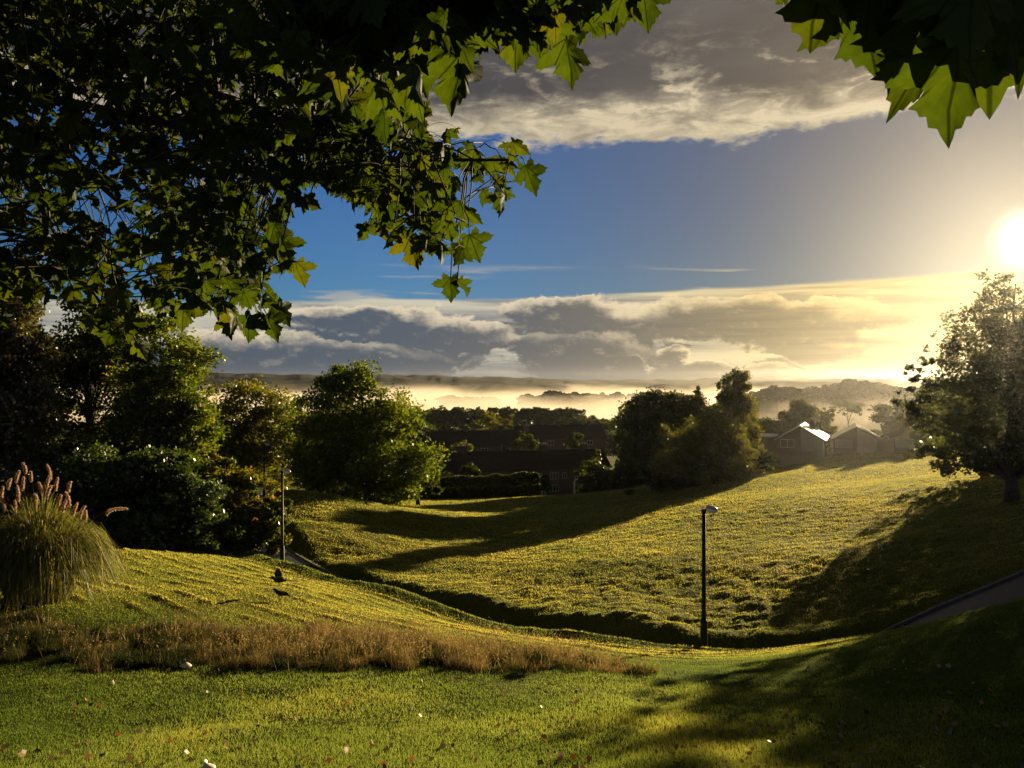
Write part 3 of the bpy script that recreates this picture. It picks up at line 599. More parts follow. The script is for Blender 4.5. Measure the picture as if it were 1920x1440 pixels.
# ------------------------------------------------------------------ distant woods and ridges
def wood(name, label, rows, n_each, leaf, seed, mat='far_leaf'):
    r = np.random.default_rng(seed); pts = []; tint = []
    for (px0, py0, px1, py1, Y, rpx, hz, cnt) in rows:
        s = Y/F
        for k in range(cnt):
            f = (k+r.uniform(-.35, .35))/max(1, cnt-1); px = px0+(px1-px0)*f; py = py0+(py1-py0)*f+r.normal(0, hz*.18); rr = rpx*r.uniform(.7, 1.4)
            q = P(px, py, Y); d = r.normal(0, 1, (n_each, 3)); d /= np.linalg.norm(d, axis=1, keepdims=True); d[:, 2] *= np.where(d[:, 2] > 0, 1, 3.4)
            lump = 1+.22*np.sin(d[:, 0]*5+k)*np.cos(d[:, 2]*6+k*2)
            pts.append(np.array((q[0], Y+r.normal(0, rr*s), q[2]-hz*s))+d*lump[:, None]*np.array((rr*s, rr*s, hz*s))*r.uniform(.75, 1., (n_each, 1)))
            tint.append(np.clip(r.normal(.5, .2, n_each)+r.normal(0, .15), 0, 1))
    V, Fc, t = leaf_cards(np.concatenate(pts), leaf, seed, tint=np.concatenate(tint), aspect=.8)
    return tag(mesh_np(name, V, Fc, M[mat], attrs={'tint': t}), label, 'wood', kind='stuff')
wood('near_woodland', 'belt of rounded trees behind the terraced houses', [(540,772,1180,790,350,20,18,52),(780,766,1080,768,330,18,18,30),(1050,770,1120,784,334,16,14,9),(540,800,1180,812,270,18,16,42),(1080,784,1180,795,300,15,12,8),(1160,800,1760,815,290,18,14,34),(-500,790,560,800,330,22,18,44)], 1100, .95, 61)
wood('misty_trees', 'tree line half sunk in the valley mist', [(985,742,1062,741,800,12,8,8),(1060,739,1180,738,840,14,9,9),(1030,734,1058,736,790,12,9,4),(830,744,930,745,900,14,6,8)], 2300, 2.4, 62, 'far_dark')
wood('hill_woodland', 'blue grey wooded hill rising out of the mist on the right', [(1405,738,1480,728,540,20,14,10),(1470,734,1640,722,560,18,15,22),(1560,722,1660,724,550,16,14,12),(1600,714,1626,716,545,11,8,4),(1640,728,1780,730,555,18,14,14),(1400,746,1780,744,520,22,20,34)], 1700, 2.6, 63, 'far_dark')
def ridge(name, px0, px1, prof, Y, depth, base, seed, bump):
    xs = np.arange(X(px0, Y), X(px1, Y), Y*.0021); rows = np.array([0, .12, .25, .4, .55, .7, .85, 1.]); n = len(xs); V = []
    pys = np.interp(xs/Y*F+HX, *zip(*prof)); top = -(pys-HY)/F*Y
    for k, f in enumerate(rows):
        y = Y-depth*(1-f)
        z = base+(top-base)*sstep(0, 1, np.full(n, f))**.8+bump*f*(fbm(xs*.020+k*7.3, xs*0+k*3.1, 3, seed)-.4)*2
        V.append(np.c_[xs*y/Y, np.full(n, y)+bump*2*(fbm(xs*.03, xs*0+k, 2, seed+3)-.5), z])
    V.append(np.c_[xs, np.full(n, Y+depth), np.full(n, base)]); V = np.concatenate(V); m = len(rows)+1
    Fc = [(k*n+i, k*n+i+1, (k+1)*n+i+1, (k+1)*n+i) for k in range(m-1) for i in range(n-1)]
    tag(mesh_np(name, V, Fc, M['hill']), kind='structure')
M['hill'] = principled('wooded_hill', (.014, .022, .008), .9, 0., .02, .6, spec=.05)
ridge('hill', -300, 2300, [(-700,700),(400,700),(560,702),(760,704),(900,706),(1060,711),(1170,714),(1300,711),(1500,709),(1700,708),(2700,700)], 2000, 700, -40, 5, 8)
ridge('hill', -300, 2300, [(-700,712),(400,712),(700,716),(1000,722),(1200,722),(1420,716),(1480,712),(1560,708),(1640,711),(1760,712),(2700,712)], 1420, 320, -42, 9, 6)

# ------------------------------------------------------------------ houses
def sub(parent_part, mb, name, mat): return mb.build(name, mat, parent_part)
def window(root, x, z, w, h, y, bars=1, name='window', pane='glass'):
    mb = MB(); t = .07
    mb.box(x-w/2, y-.05, z, x-w/2+t, y+.03, z+h); mb.box(x+w/2-t, y-.05, z, x+w/2, y+.03, z+h)
    mb.box(x-w/2+t, y-.05, z, x+w/2-t, y+.03, z+t); mb.box(x-w/2+t, y-.05, z+h-t, x+w/2-t, y+.03, z+h)
    for k in range(bars):
        bx = x-w/2+w*(k+1)/(bars+1); mb.box(bx-t/2, y-.045, z+t, bx+t/2, y+.02, z+h-t)
    wf = mb.build(name, M['white'], root)
    p = MB(); p.box(x-w/2+t, y-.012, z+t, x+w/2-t, y+.008, z+h-t); p.build('pane', M[pane], wf)
def gable_body(L, D, e, r, base=-1.5):
    """walls of a house with its ridge along x"""
    mb = MB(); a, b = -L/2, L/2
    mb.poly([(a,0,base),(b,0,base),(b,0,e),(a,0,e)]); mb.poly([(b,D,base),(a,D,base),(a,D,e),(b,D,e)])
    mb.poly([(b,0,base),(b,D,base),(b,D,e),(b,D/2,r),(b,0,e)]); mb.poly([(a,D,base),(a,0,base),(a,0,e),(a,D/2,r),(a,D,e)]); return mb
def gable_roof(L, D, e, r, ov=.35, t=.14, parts=('f', 'b')):
    mb = MB(); a, b = -L/2-ov, L/2+ov; sl = (r-e)/(D/2); y0 = -ov; z0 = e-ov*sl
    for s in parts:
        ya, yb = (y0, D/2) if s == 'f' else (D-y0, D/2); up = .05
        q = [(a,ya,z0+up),(b,ya,z0+up),(b,yb,r+up),(a,yb,r+up)]; q2 = [(x,y,z+t) for x, y, z in q]
        mb.poly(q[::-1]); mb.poly(q2); 
        for i in range(4): j = (i+1) % 4; mb.poly([q[i], q[j], q2[j], q2[i]])
    return mb
def terrace(label, px, pyg, Y, L, rz, wins, doors, chim, e=5.0, r=7.6, D=8.5, ridge_light=False):
    z = -(pyg-HY)/F*Y; root = empty('terraced_house', (X(px, Y), Y, z), label, 'terrace', 'rows of terraced houses', rz)
    gable_body(L, D, e, r).build('wall', M['brick'], root)
    rf = gable_roof(L, D, e, r).build('roof', M['tile'], root)
    rm = MB(); rm.tube([(-L/2-.3, D/2, r+.24), (L/2+.3, D/2, r+.24)], .13, 6); rm.build('ridge_tile', M['tile_sunlit'] if ridge_light else M['tile'], rf)
    gt = MB(); gt.tube([(-L/2-.35, -.47, e-.12), (L/2+.35, -.47, e-.12)], .07, 6); gt.build('gutter', M['white'] if ridge_light else M['lamp_metal'], root)
    for x in chim:
        cm = MB(); cm.box(x-.45, D/2-.35, r-.5, x+.45, D/2+.35, r+1.25); cm.box(x-.52, D/2-.42, r+1.25, x+.52, D/2+.42, r+1.37)
        ch = cm.build('chimney', M['brick'], rf); cp = MB(); cp.tube([(x-.2, D/2, r+1.36), (x-.2, D/2, r+1.75)], .11, 8); cp.tube([(x+.2, D/2, r+1.36), (x+.2, D/2, r+1.68)], .11, 8); cp.build('chimney_pot', M['clad'], rf)
    for (x, zz, w, h, b) in wins: window(root, x, zz, w, h, 0, b)
    for x in doors:
        dm = MB(); dm.box(x-.46, -.06, 0, x+.46, .02, 2.05); d = dm.build('door', M['white'], root); hm = MB(); hm.box(x+.3, -.1, .98, x+.38, -.06, 1.06); hm.build('handle', M['lamp_metal'], d)
    return root
w = []
for x in np.arange(-16, 17, 4.6): w += [(x, 3.05, 1.6, 1.15, 2), (x+1.9, 3.1, .9, 1.05, 1), (x, .85, 1.7, 1.2, 2)]
terrace('nearest long brick terrace with white windows, behind the dark hedge', 968, 934, 140, 35, math.radians(16), w, [-13.5,-4.2,5.0,14.2], [-16,-8.5,-1,6.5,14], ridge_light=False)
terrace('second terrace, only its long dark roof showing above the nearest one', 900, 876, 178, 26, math.radians(6), [(x, 3.1, 1.5, 1.1, 1) for x in (-9,-4,1,6,10)], [-6, 4], [-11,-3,5,11])
terrace('farthest terrace with a gable end, beneath the wooded belt', 1055, 858, 200, 22, math.radians(10), [(x, 3.1, 1.5, 1.1, 1) for x in (-8,-3,2,7)], [-5, 5], [-9,0,8])
def bungalow(label, px, py, Y, rz, blind='glass', Wd=6.1, e=1.95, r=3.75, D=10, roofmat='tile', garage=False):
    """gable end faces -y"""
    z = gz1(X(px, Y), Y); z = -(py-HY)/F*Y if py else z
    root = empty('bungalow', (X(px, Y), Y, z), label, 'bungalow', 'gabled bungalows on the ridge', rz); a, b = -Wd/2, Wd/2
    mb = MB(); mb.poly([(a,0,-1.5),(.1,0,-1.5),(.1,0,r-.1*(r-e)/b),(0,0,r),(a,0,e)]); mb.poly([(a,D,-1.5),(a,0,-1.5),(a,0,e),(a,D,e)]); mb.build('side_wall', M['clad'], root)
    mb = MB(); mb.poly([(.1,0,-1.5),(b,0,-1.5),(b,0,e),(.1,0,r-.1*(r-e)/b)]); mb.poly([(b,0,-1.5),(b,D,-1.5),(b,D,e),(b,0,e)]); mb.poly([(b,D,-1.5),(a,D,-1.5),(a,D,e),(0,D,r),(b,D,e)]); mb.build('rendered_wall', M['render'], root)
    ov = .4; sl = (r-e)/b; t = .14
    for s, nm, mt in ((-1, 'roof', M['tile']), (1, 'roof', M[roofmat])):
        rm = MB(); q = [(s*(b+ov), -.35, e-ov*sl+.05), (s*(b+ov), D+.35, e-ov*sl+.05), (0, D+.35, r+.05), (0, -.35, r+.05)]
        q2 = [(x, y, zz+t) for x, y, zz in q]; rm.poly(q); rm.poly(q2[::-1])
        for i in range(4): j = (i+1) % 4; rm.poly([q[i], q2[i], q2[j], q[j]])
        ro = rm.build(nm, mt, root)
        bm_ = MB(); bm_.add(*tube([(s*(b+ov), -.40, e-ov*sl+.07), (0, -.40, r+.09)], [.09, .09], 4)); bm_.build('bargeboard', M['lamp_top'] if roofmat != 'tile' else M['clad'], ro)
        if s == 1 and roofmat != 'tile':
            cm = MB(); cm.box(.9, 6.2, r-1.2, 1.6, 6.9, r+.9); cm.build('chimney', M['brick'], ro)
    window(root, a*.55, .75, 1.9 if blind == 'glass' else 2.3, 1.15, 0, 1 if blind == 'glass' else 0, pane=blind)
    if garage:
        gm = MB(); gm.box(a-3.4, 1., -1.5, a-.02, 7., 2.05); gm.build('garage', M['clad'], root); gr = MB(); gr.box(a-3.55, .85, 2.053, a-.45, 7.1, 2.22); gr.build('garage_roof', M['lamp_top'], root)
    return root
RB = math.radians(-24)
bungalow('left bungalow with half white gable and sunlit bright roof slope', 1500, 850, 112, RB, roofmat='tile_sunlit', garage=True)
bungalow('middle bungalow with half white gable and one wide white framed window', 1606, 850, 116, math.radians(-22), 'blind')
bungalow('right bungalow partly hidden behind the big backlit tree', 1722, 850, 109, math.radians(-22), 'blind')
z = -(835-HY)/F*150
root = empty('detached_house', (X(1452,150), 150, -(848-HY)/F*150), 'grey distant house just right of the birch', 'house', None, math.radians(-10))
gable_body(5.5, 7, 3.2, 5.6).build('wall', M['render'], root); gable_roof(5.5, 7, 3.2, 5.6).build('roof', M['tile'], root); window(root, 0, 1.2, 1.6, 1.2, 0, 1)
# fences by the bungalows
def fence(label, xa, ya, xb, yb, h, npan):
    mid = np.array(((xa+xb)/2, (ya+yb)/2)); z0 = gz1(*mid); root = empty('garden_fence', (*mid, z0), label, 'fence', 'garden fences by the bungalows')
    for k in range(npan):
        p, q = [np.array((xa+(xb-xa)*f, ya+(yb-ya)*f)) for f in (k/npan, (k+1)/npan)]; zp, zq = gz1(*p)-z0, gz1(*q)-z0; p, q = p-mid, q-mid
        d = (q-p)/np.linalg.norm(q-p); nr = np.array((d[1], -d[0]))*.03; mb = MB(); m_ = 12
        for j in range(m_):
            f0, f1 = .03+.94*j/m_, .03+.94*(j+.93)/m_; a, b = p+(q-p)*f0, p+(q-p)*f1; za, zb = zp+(zq-zp)*f0, zp+(zq-zp)*f1; o = nr*(.35 if j % 2 else 1)
            A, B = a-o, b-o; C, D = a+o, b+o
            mb.add([(*A,za-.3),(*B,zb-.3),(*D,zb-.3),(*C,za-.3),(*A,za+h),(*B,zb+h),(*D,zb+h),(*C,za+h)],[(0,3,2,1),(4,5,6,7),(0,1,5,4),(1,2,6,5),(2,3,7,6),(3,0,4,7)])
        mb.build('panel', M['fence'], root)
    for k in range(npan+1):
        f = k/npan; p = np.array((xa+(xb-xa)*f, ya+(yb-ya)*f)); zz = gz1(*p)-z0; p = p-mid; mb = MB(); mb.box(p[0]-.06, p[1]-.06, zz-.4, p[0]+.06, p[1]+.06, zz+h+.1); mb.build('post', M['fence'], root)
fence('dark board fence below the left bungalow', X(1440,106), 106, X(1531,106), 106, 1.5, 4)
fence('dark board fence between the middle and right bungalows', X(1646,114), 114, X(1690,110), 110, 1.7, 2)
# garden arch by the terrace: two white posts under a curved top
root = empty('garden_arch', (X(1084,132), 132, gz1(X(1084,132), 132)), 'white garden arch standing before the nearest terrace', 'arch')
for s in (-1, 1):
    mb = MB(); mb.box(s*.62-.12, -.3, -.3, s*.62+.12, .3, 1.9); mb.build('post', M['white'], root)
mb = MB(); a = np.linspace(0, math.pi, 10); mb.tube(np.c_[.62*np.cos(a), 0*a, 1.9+.5*np.sin(a)], .13, 6); mb.build('arch_top', M['white'], root)
# parked car behind the fence between the bungalows
def car(label, px, Y, rz):
    root = empty('parked_car', (X(px,Y), Y, gz1(X(px,Y), Y)), label, 'car', None, rz)
    prof = [(-2.0,.35),(-2.05,.75),(-1.9,.95),(-1.2,1.0),(-.75,1.42),(.75,1.46),(1.35,1.02),(1.95,.92),(2.05,.6),(2.0,.35)]
    mb = MB(); L = [(x,-.82,z) for x, z in prof]; R = [(x,.82,z) for x, z in prof]; mb.poly(L); mb.poly(R[::-1])
    for i in range(len(prof)): j = (i+1) % len(prof); mb.poly([L[j], L[i], R[i], R[j]])
    mb.build('body', M['car'], root)
    for s in (-1, 1):
        mb = MB(); mb.poly([(-1.05,s*.823,1.02),(1.1,s*.823,1.04),(.68,s*.823,1.38),(-.7,s*.823,1.36)][::s]); mb.build('window', M['glass'], root)
        for x in (-1.25, 1.3):
            mb = MB(); mb.tube([(x, s*.62, .33), (x, s*.86, .33)], .33, 14); wh = mb.build('wheel', M['tyre'], root)
            mb = MB(); mb.tube([(x, s*.85, .33), (x, s*.875, .33)], .2, 12); mb.build('rim', M['lamp_top'], wh)
car('pale parked car glinting behind the fence between bungalows', 1664, 120, math.radians(8))

# ------------------------------------------------------------------ lamp posts
def lamp_post(label, px, pyb, pyt, Y, rz=0.):
    x = X(px, Y); z0 = gz1(x, Y); h = -(pyt-HY)/F*Y-z0
    root = empty('lamp_post', (x, Y, z0), label, 'street lamp', 'lamp posts along the path', rz)
    mb = MB(); mb.tube([(0,0,1.15),(0,0,1.3),(0,0,h)], [.085,.072,.060], 12); mb.build('pole', M['lamp_metal'], root, smooth=True)
    mb = MB(); mb.tube([(0,0,-.3),(0,0,0),(0,0,.05),(0,0,1.08),(0,0,1.15)], [.125,.125,.12,.112,.084], 12); bs = mb.build('base', M['lamp_metal'], root, smooth=True)
    mb = MB(); mb.box(-.045, -.128, .45, .045, -.112, .95); mb.build('access_door', M['lamp_metal'], bs)
    mb = MB(); mb.tube([(0,0,h-.12),(0,0,h+.03)], [.074,.074], 10); mb.tube([(.0,0,h-.02),(.12,0,h+.0)], [.035,.03], 8); mb.build('bracket', M['lamp_metal'], root)
    def dome(sgn, hgt, a0, tilt):
        V = []; Fc = []; k = 18; R = 6
        for i in range(R+1):
            f = i/R*math.pi/2
            for j in range(k):
                an = j*2*math.pi/k; lx = .20*math.cos(f)*math.cos(an); ly = .12*math.cos(f)*math.sin(an); lz = sgn*hgt*math.sin(f)
                V.append((.25+lx*math.cos(tilt)+lz*math.sin(tilt), ly, h+.015+a0-lx*math.sin(tilt)+lz*math.cos(tilt)))
        for i in range(R):
            for j in range(k): Fc.append((i*k+j, i*k+(j+1) % k, (i+1)*k+(j+1) % k, (i+1)*k+j)[::1 if sgn > 0 else -1])
        return V, Fc
    mb = MB(); mb.add(*dome(1, .10, .012, .18)); hd = mb.build('lamp_head', M['lamp_top'], root, smooth=True)
    mb = MB(); mb.add(*dome(-1, .13, -.002, .18)); mb.build('lamp_bowl', M['lamp_bowl'], hd, smooth=True)
lamp_post('tall black lamp post in the dip of the path, nearest of the three', 1320, 1238, 956, 25.6)
lamp_post('black lamp post beside the orange tinged shrub on the left', 529, 1060, 884, 42)
lamp_post('farthest lamp post, half hidden behind the shrubs', 495, 930, 833, 67)

# ------------------------------------------------------------------ crows, mushrooms
def bird(label, px, Y, rz, flying):
    x = X(px, Y); z0 = gz([x], [Y], True)[0]+.03; root = empty('crow', (x, Y, z0), label, 'crow', 'crows on the mown lawn', rz); up = .30 if flying else 0
    mb = MB(); pts = [(-.30,0,.20),(-.20,0,.19),(-.10,0,.20),(.0,0,.215),(.08,0,.24),(.13,0,.285),(.165,0,.315),(.20,0,.32),(.225,0,.312),(.29,0,.295)]
    mb.tube([(a, b, c_+up) for a, b, c_ in pts], [.012,.035,.062,.075,.066,.046,.043,.036,.016,.003], 10)
    for s in (-1, 1):
        for k in range(3): mb.poly([(-.20,s*.005*k,.19+up),(-.40,s*(.015+.02*k),.165+up-.004*k),(-.38,s*(.035+.02*k),.163+up-.004*k)])
    mb.build('body', M['crow'], root, smooth=True)
    for s in (-1, 1):
        wm = MB()
        if flying:
            a = [(.06,s*.05,.25+up),(.10,s*.22,.36+up),(.04,s*.44,.44+up),(-.06,s*.47,.45+up),(-.10,s*.36,.40+up),(-.13,s*.24,.35+up),(-.13,s*.06,.24+up)]
        else: a = [(.07,s*.072,.24),(.02,s*.088,.20),(-.12,s*.075,.17),(-.33,s*.025,.17),(-.25,s*.045,.215),(-.08,s*.07,.255)]
        cxx = np.mean(np.array(a), 0); b = [tuple(np.array(q)+np.array((0, 0, .012))) for q in a]
        for i in range(len(a)): j = (i+1) % len(a); wm.poly([a[i], a[j], tuple(cxx)]); wm.poly([b[j], b[i], tuple(cxx+np.array((0, s*.01, .03)))]); wm.poly([a[i], b[i], b[j], a[j]])
        wm.build('wing', M['crow'], root)
        lm = MB(); 
        if flying: lm.tube([(-.03,s*.03,.16+up),(-.05,s*.035,.09+up),(-.02,s*.035,.03+up)], [.012,.008,.006], 5)
        else: lm.tube([(0,s*.03,.17),(.015,s*.035,.09),(0,s*.035,.0),(.05,s*.04,.002)], [.014,.007,.006,.004], 5)
        lm.build('leg', M['crow'], root)
bird('black crow landing with wings raised on the mown lawn', 521, 25.0, math.radians(200), True)
bird('black crow standing on the mown lawn below the landing one', 524, 24.3, math.radians(165), False)
def mushroom(label, px, py, Y, s, tilt):
    x = X(px, Y); z0 = gz([x], [Y], True)[0]; root = empty('mushroom', (x, Y, z0), label, 'mushroom', 'pale mushrooms in the near grass'); root.rotation_euler = (0, tilt, 0)
    k = 20; prof = [(.098,.062),(.104,.070),(.090,.085),(.062,.108),(.032,.130),(.012,.142),(0.001,.145)]; V = []; Fc = []
    for r_, zz in prof:
        for j in range(k): an = j*2*math.pi/k; wv = 1+.07*math.sin(3*an+1)*(r_ > .05); V.append((s*r_*wv*math.cos(an), s*r_*wv*math.sin(an), s*(zz+.008*math.sin(2*an)*(r_ > .05))))
    for i in range(len(prof)-1):
        for j in range(k): Fc.append((i*k+j, i*k+(j+1) % k, (i+1)*k+(j+1) % k, (i+1)*k+j))
    Fc.append(tuple(range(k))[::-1]); mb = MB(); mb.add(V, Fc); mb.build('cap', M['cap'], root, smooth=True)
    mb = MB(); mb.tube([(0,0,-.03*s),(0,0,.03*s),(.004,0,.075*s)], [.020*s,.016*s,.016*s], 10); mb.build('stalk', M['stalk'], root, smooth=True)
mushroom('pale pointed mushroom on the near lawn below the long grass', 347, 1256, 16.4, 1.05, .12)
mushroom('pale mushroom at the very bottom edge of the lawn', 388, 1449, 9.25, .9, -.1)
# fallen leaves
def litter():
    r = np.random.default_rng(91); n = 620; y = np.exp(r.uniform(math.log(8.5), math.log(17), n)); x = r.uniform(-.7, .75, n)*y
    C = np.c_[x, y, gz(x, y, True)+.05]; V, Fc, t = leaf_cards(C, .088, 5, 0., .8); 
    tag(mesh_np('leaf_litter', V, Fc, M['litter'], attrs={'tint': t}), 'small fallen leaves scattered over the near grass', 'fallen leaves', kind='stuff')
M['litter'] = leafy('fallen_leaf', [(0, (.05, .04, .015)), (.6, (.22, .15, .05)), (.85, (.28, .20, .10)), (1, (.40, .10, .02))], .2, (1, 1, 1), .05)
litter()

# ------------------------------------------------------------------ pampas grass
def pampas():
    r = np.random.default_rng(17); Y = 21.5; x0 = X(72, Y); o = np.array((x0, Y, gz1(x0, Y))); root = empty('pampas_grass', o, 'big clump of pampas grass with arching blades and pinkish plumes', 'pampas grass')
    n = 9000; a = r.uniform(0, 2*math.pi, n); rb = .75*np.sqrt(r.uniform(0, 1, n)); L = r.uniform(2.5, 4.5, n); sp = (.12+.66*rb/.75)*r.uniform(.6, 1.15, n); S = 7; t = np.linspace(0, 1, S)
    R = rb[:, None]+sp[:, None]*(L[:, None]*(.26*t+.20*t**2.0)); H = L[:, None]*(1.02*t-.22*t**2-(.95*sp[:, None])*t**3.0)
    ang = a[:, None]+r.normal(0, .45, (n, 1))*t; px, py, pz = R*np.cos(ang), R*np.sin(ang), H
    wd = (.011*(1-t**2)+.002)[None]*r.uniform(.7, 1.4, (n, 1)); tx, ty = -np.sin(a+r.normal(0, .9, n))[:, None]*wd, np.cos(a+r.normal(0, .9, n))[:, None]*wd
    V = np.stack([np.stack([px-tx, py-ty, pz], -1), np.stack([px+tx, py+ty, pz], -1)], 2).reshape(-1, 3)+o
    b = (np.arange(n)*S*2)[:, None, None]; i = (np.arange(S-1)*2)[None, :, None]; Fc = (b+i+np.array([0, 1, 3, 2])[None, None]).reshape(-1, 4)
    mesh_np('blades', V, Fc, M['pampas'], root, attrs={'tint': np.repeat(np.clip(r.normal(.4, .25, n), 0, 1), S*2)})
    tops = [(15,902),(2,925),(58,888),(95,884),(78,912),(88,920),(128,908),(110,932),(130,935),(65,945),(150,958),(160,962),(42,905),(200,952),(28,950),(-25,905),(-60,895),(-45,930),(104,905),(35,925),(138,950),(8,945),(-15,885),(48,872),(118,945),(30,890),(70,930),(88,900)]
    for k, (px_, py_) in enumerate(tops):
        Yk = Y+r.uniform(-.8, .8); q = P(px_, py_+6, Yk); s0 = o+np.array(((q[0]-o[0])*.25, (q[1]-o[1])*.3, .4)); cv = curve_pts(s0, q, .25, 7); cv[:, 0] -= (q[0]-o[0])*.12*np.sin(np.linspace(0, math.pi, 7))
        mb = MB(); mb.tube(cv-o, np.linspace(.010, .005, 7), 4); st = mb.build('flower_stem', M['stem'], root)
        m = 420; f = r.uniform(0, 1, m); ln = r.uniform(.26, .44); droop = r.uniform(.0, .35) if px_ < 190 else 1.3; sx = 1 if px_ > 190 else r.choice([-1, 1])
        ax = np.c_[sx*droop*ln*f**1.8, 0*f, ln*f*(1-.45*droop*f)]; rad = .029*np.sin(np.clip(f*1.05+.08, 0, 1)*math.pi)**.7
        d = r.normal(0, 1, (m, 3)); d /= np.linalg.norm(d, axis=1, keepdims=True); C = q+ax-np.array((0, 0, .12))+d*rad[:, None]
        Vv, Ff, tt = leaf_cards(C, .085, 300+k, -.9, .16); mesh_np('plume', Vv, Ff, M['plume'], root, attrs={'tint': tt})
pampas()

# ------------------------------------------------------------------ the overhanging maple
HALF = [(0,0),(.07,-.03),(.15,-.13),(.24,-.14),(.34,-.23),(.35,-.13),(.40,-.07),(.38,.0),(.33,.07),(.47,.08),(.57,.06),(.62,.13),(.71,.14),(.74,.22),(.87,.30),(.74,.34),(.70,.42),(.60,.42),(.52,.46),(.42,.44),(.31,.48),(.37,.58),(.47,.66),(.38,.69),(.34,.76),(.27,.76),(.24,.88),(.14,.90),(.09,1.0),(0,1.13)]
def leaf_template():
    pts = [(0., .30)]+HALF+[(-x, y) for x, y in HALF[1:-1]]
    n = len(HALF); m = len(pts); c0 = np.array(pts[0]); inner = [tuple(c0+(np.array(p)-c0)*.52) for p in pts[1:]]
    Ro = list(range(1, n+1)); Lo = [1]+list(range(n+1, 2*n-1))+[n]; tri = []
    for ring, sg in ((Ro, 1), (Lo, -1)):
        for i in range(n-1):
            a, b = ring[i], ring[i+1]; ia, ib = a+m-1, b+m-1
            for t in ((0, ia, ib), (ia, a, b), (ia, b, ib)): tri.append(t[::sg])
    return np.array(pts+inner), np.array(tri)
LT, LF = leaf_template()
def maple_leaves(base, tipdir, nrm, size, fold, curl):
    """leaf blades: junction point, direction of the tip, facing; folded along the midrib and curled down"""
    n = len(base); t = tipdir/np.linalg.norm(tipdir, axis=1, keepdims=True); s = np.cross(t, nrm); s /= np.linalg.norm(s, axis=1, keepdims=True)+1e-9; w = np.cross(s, t)
    lx, ly = LT[:, 0], LT[:, 1]; ax = np.abs(lx)[None]
    X_ = lx[None]*np.cos(fold)[:, None]; Z_ = -ax*np.sin(fold)[:, None]-curl[:, None]*(ly[None]**2+ax**2*.9)+.03*np.sin(lx*9+ly*7)[None]+(.05*np.sin(ly*6.)[None]*rng.normal(0, 1, (n, 1)))+(.10*lx[None]*ly[None]*rng.normal(0, 1, (n, 1)))
    V = base[:, None]+size[:, None, None]*(X_[..., None]*s[:, None]+ly[None, :, None]*t[:, None]+Z_[..., None]*w[:, None]); k = len(LT)
    Fc = (np.arange(n)*k)[:, None, None]+LF[None]; return V.reshape(-1, 3), Fc.reshape(-1, 3), np.tile(LT, (n, 1)), k
def inside(poly, x, y):
    r = np.zeros(len(x), bool); j = len(poly)-1
    for i in range(len(poly)):
        xi, yi = poly[i]; xj, yj = poly[j]; r ^= ((yi > y) != (yj > y)) & (x < (xj-xi)*(y-yi)/(yj-yi+1e-9)+xi); j = i
    return r
MASS = [(-420,-420),(1225,-420),(1205,-10),(1150,15),(1060,25),(1000,40),(930,50),(860,60),(800,80),(765,140),(790,200),(830,235),(890,245),(945,262),(985,285),(985,335),(950,365),(915,345),(870,325),(830,350),(870,385),(890,405),(885,445),(865,480),(800,465),(740,435),(690,420),(700,390),(650,355),(560,345),(525,390),(545,470),(560,500),(545,535),(500,575),(440,588),(330,570),(265,560),(240,610),(190,605),(165,570),(100,545),(0,560),(-420,560)]
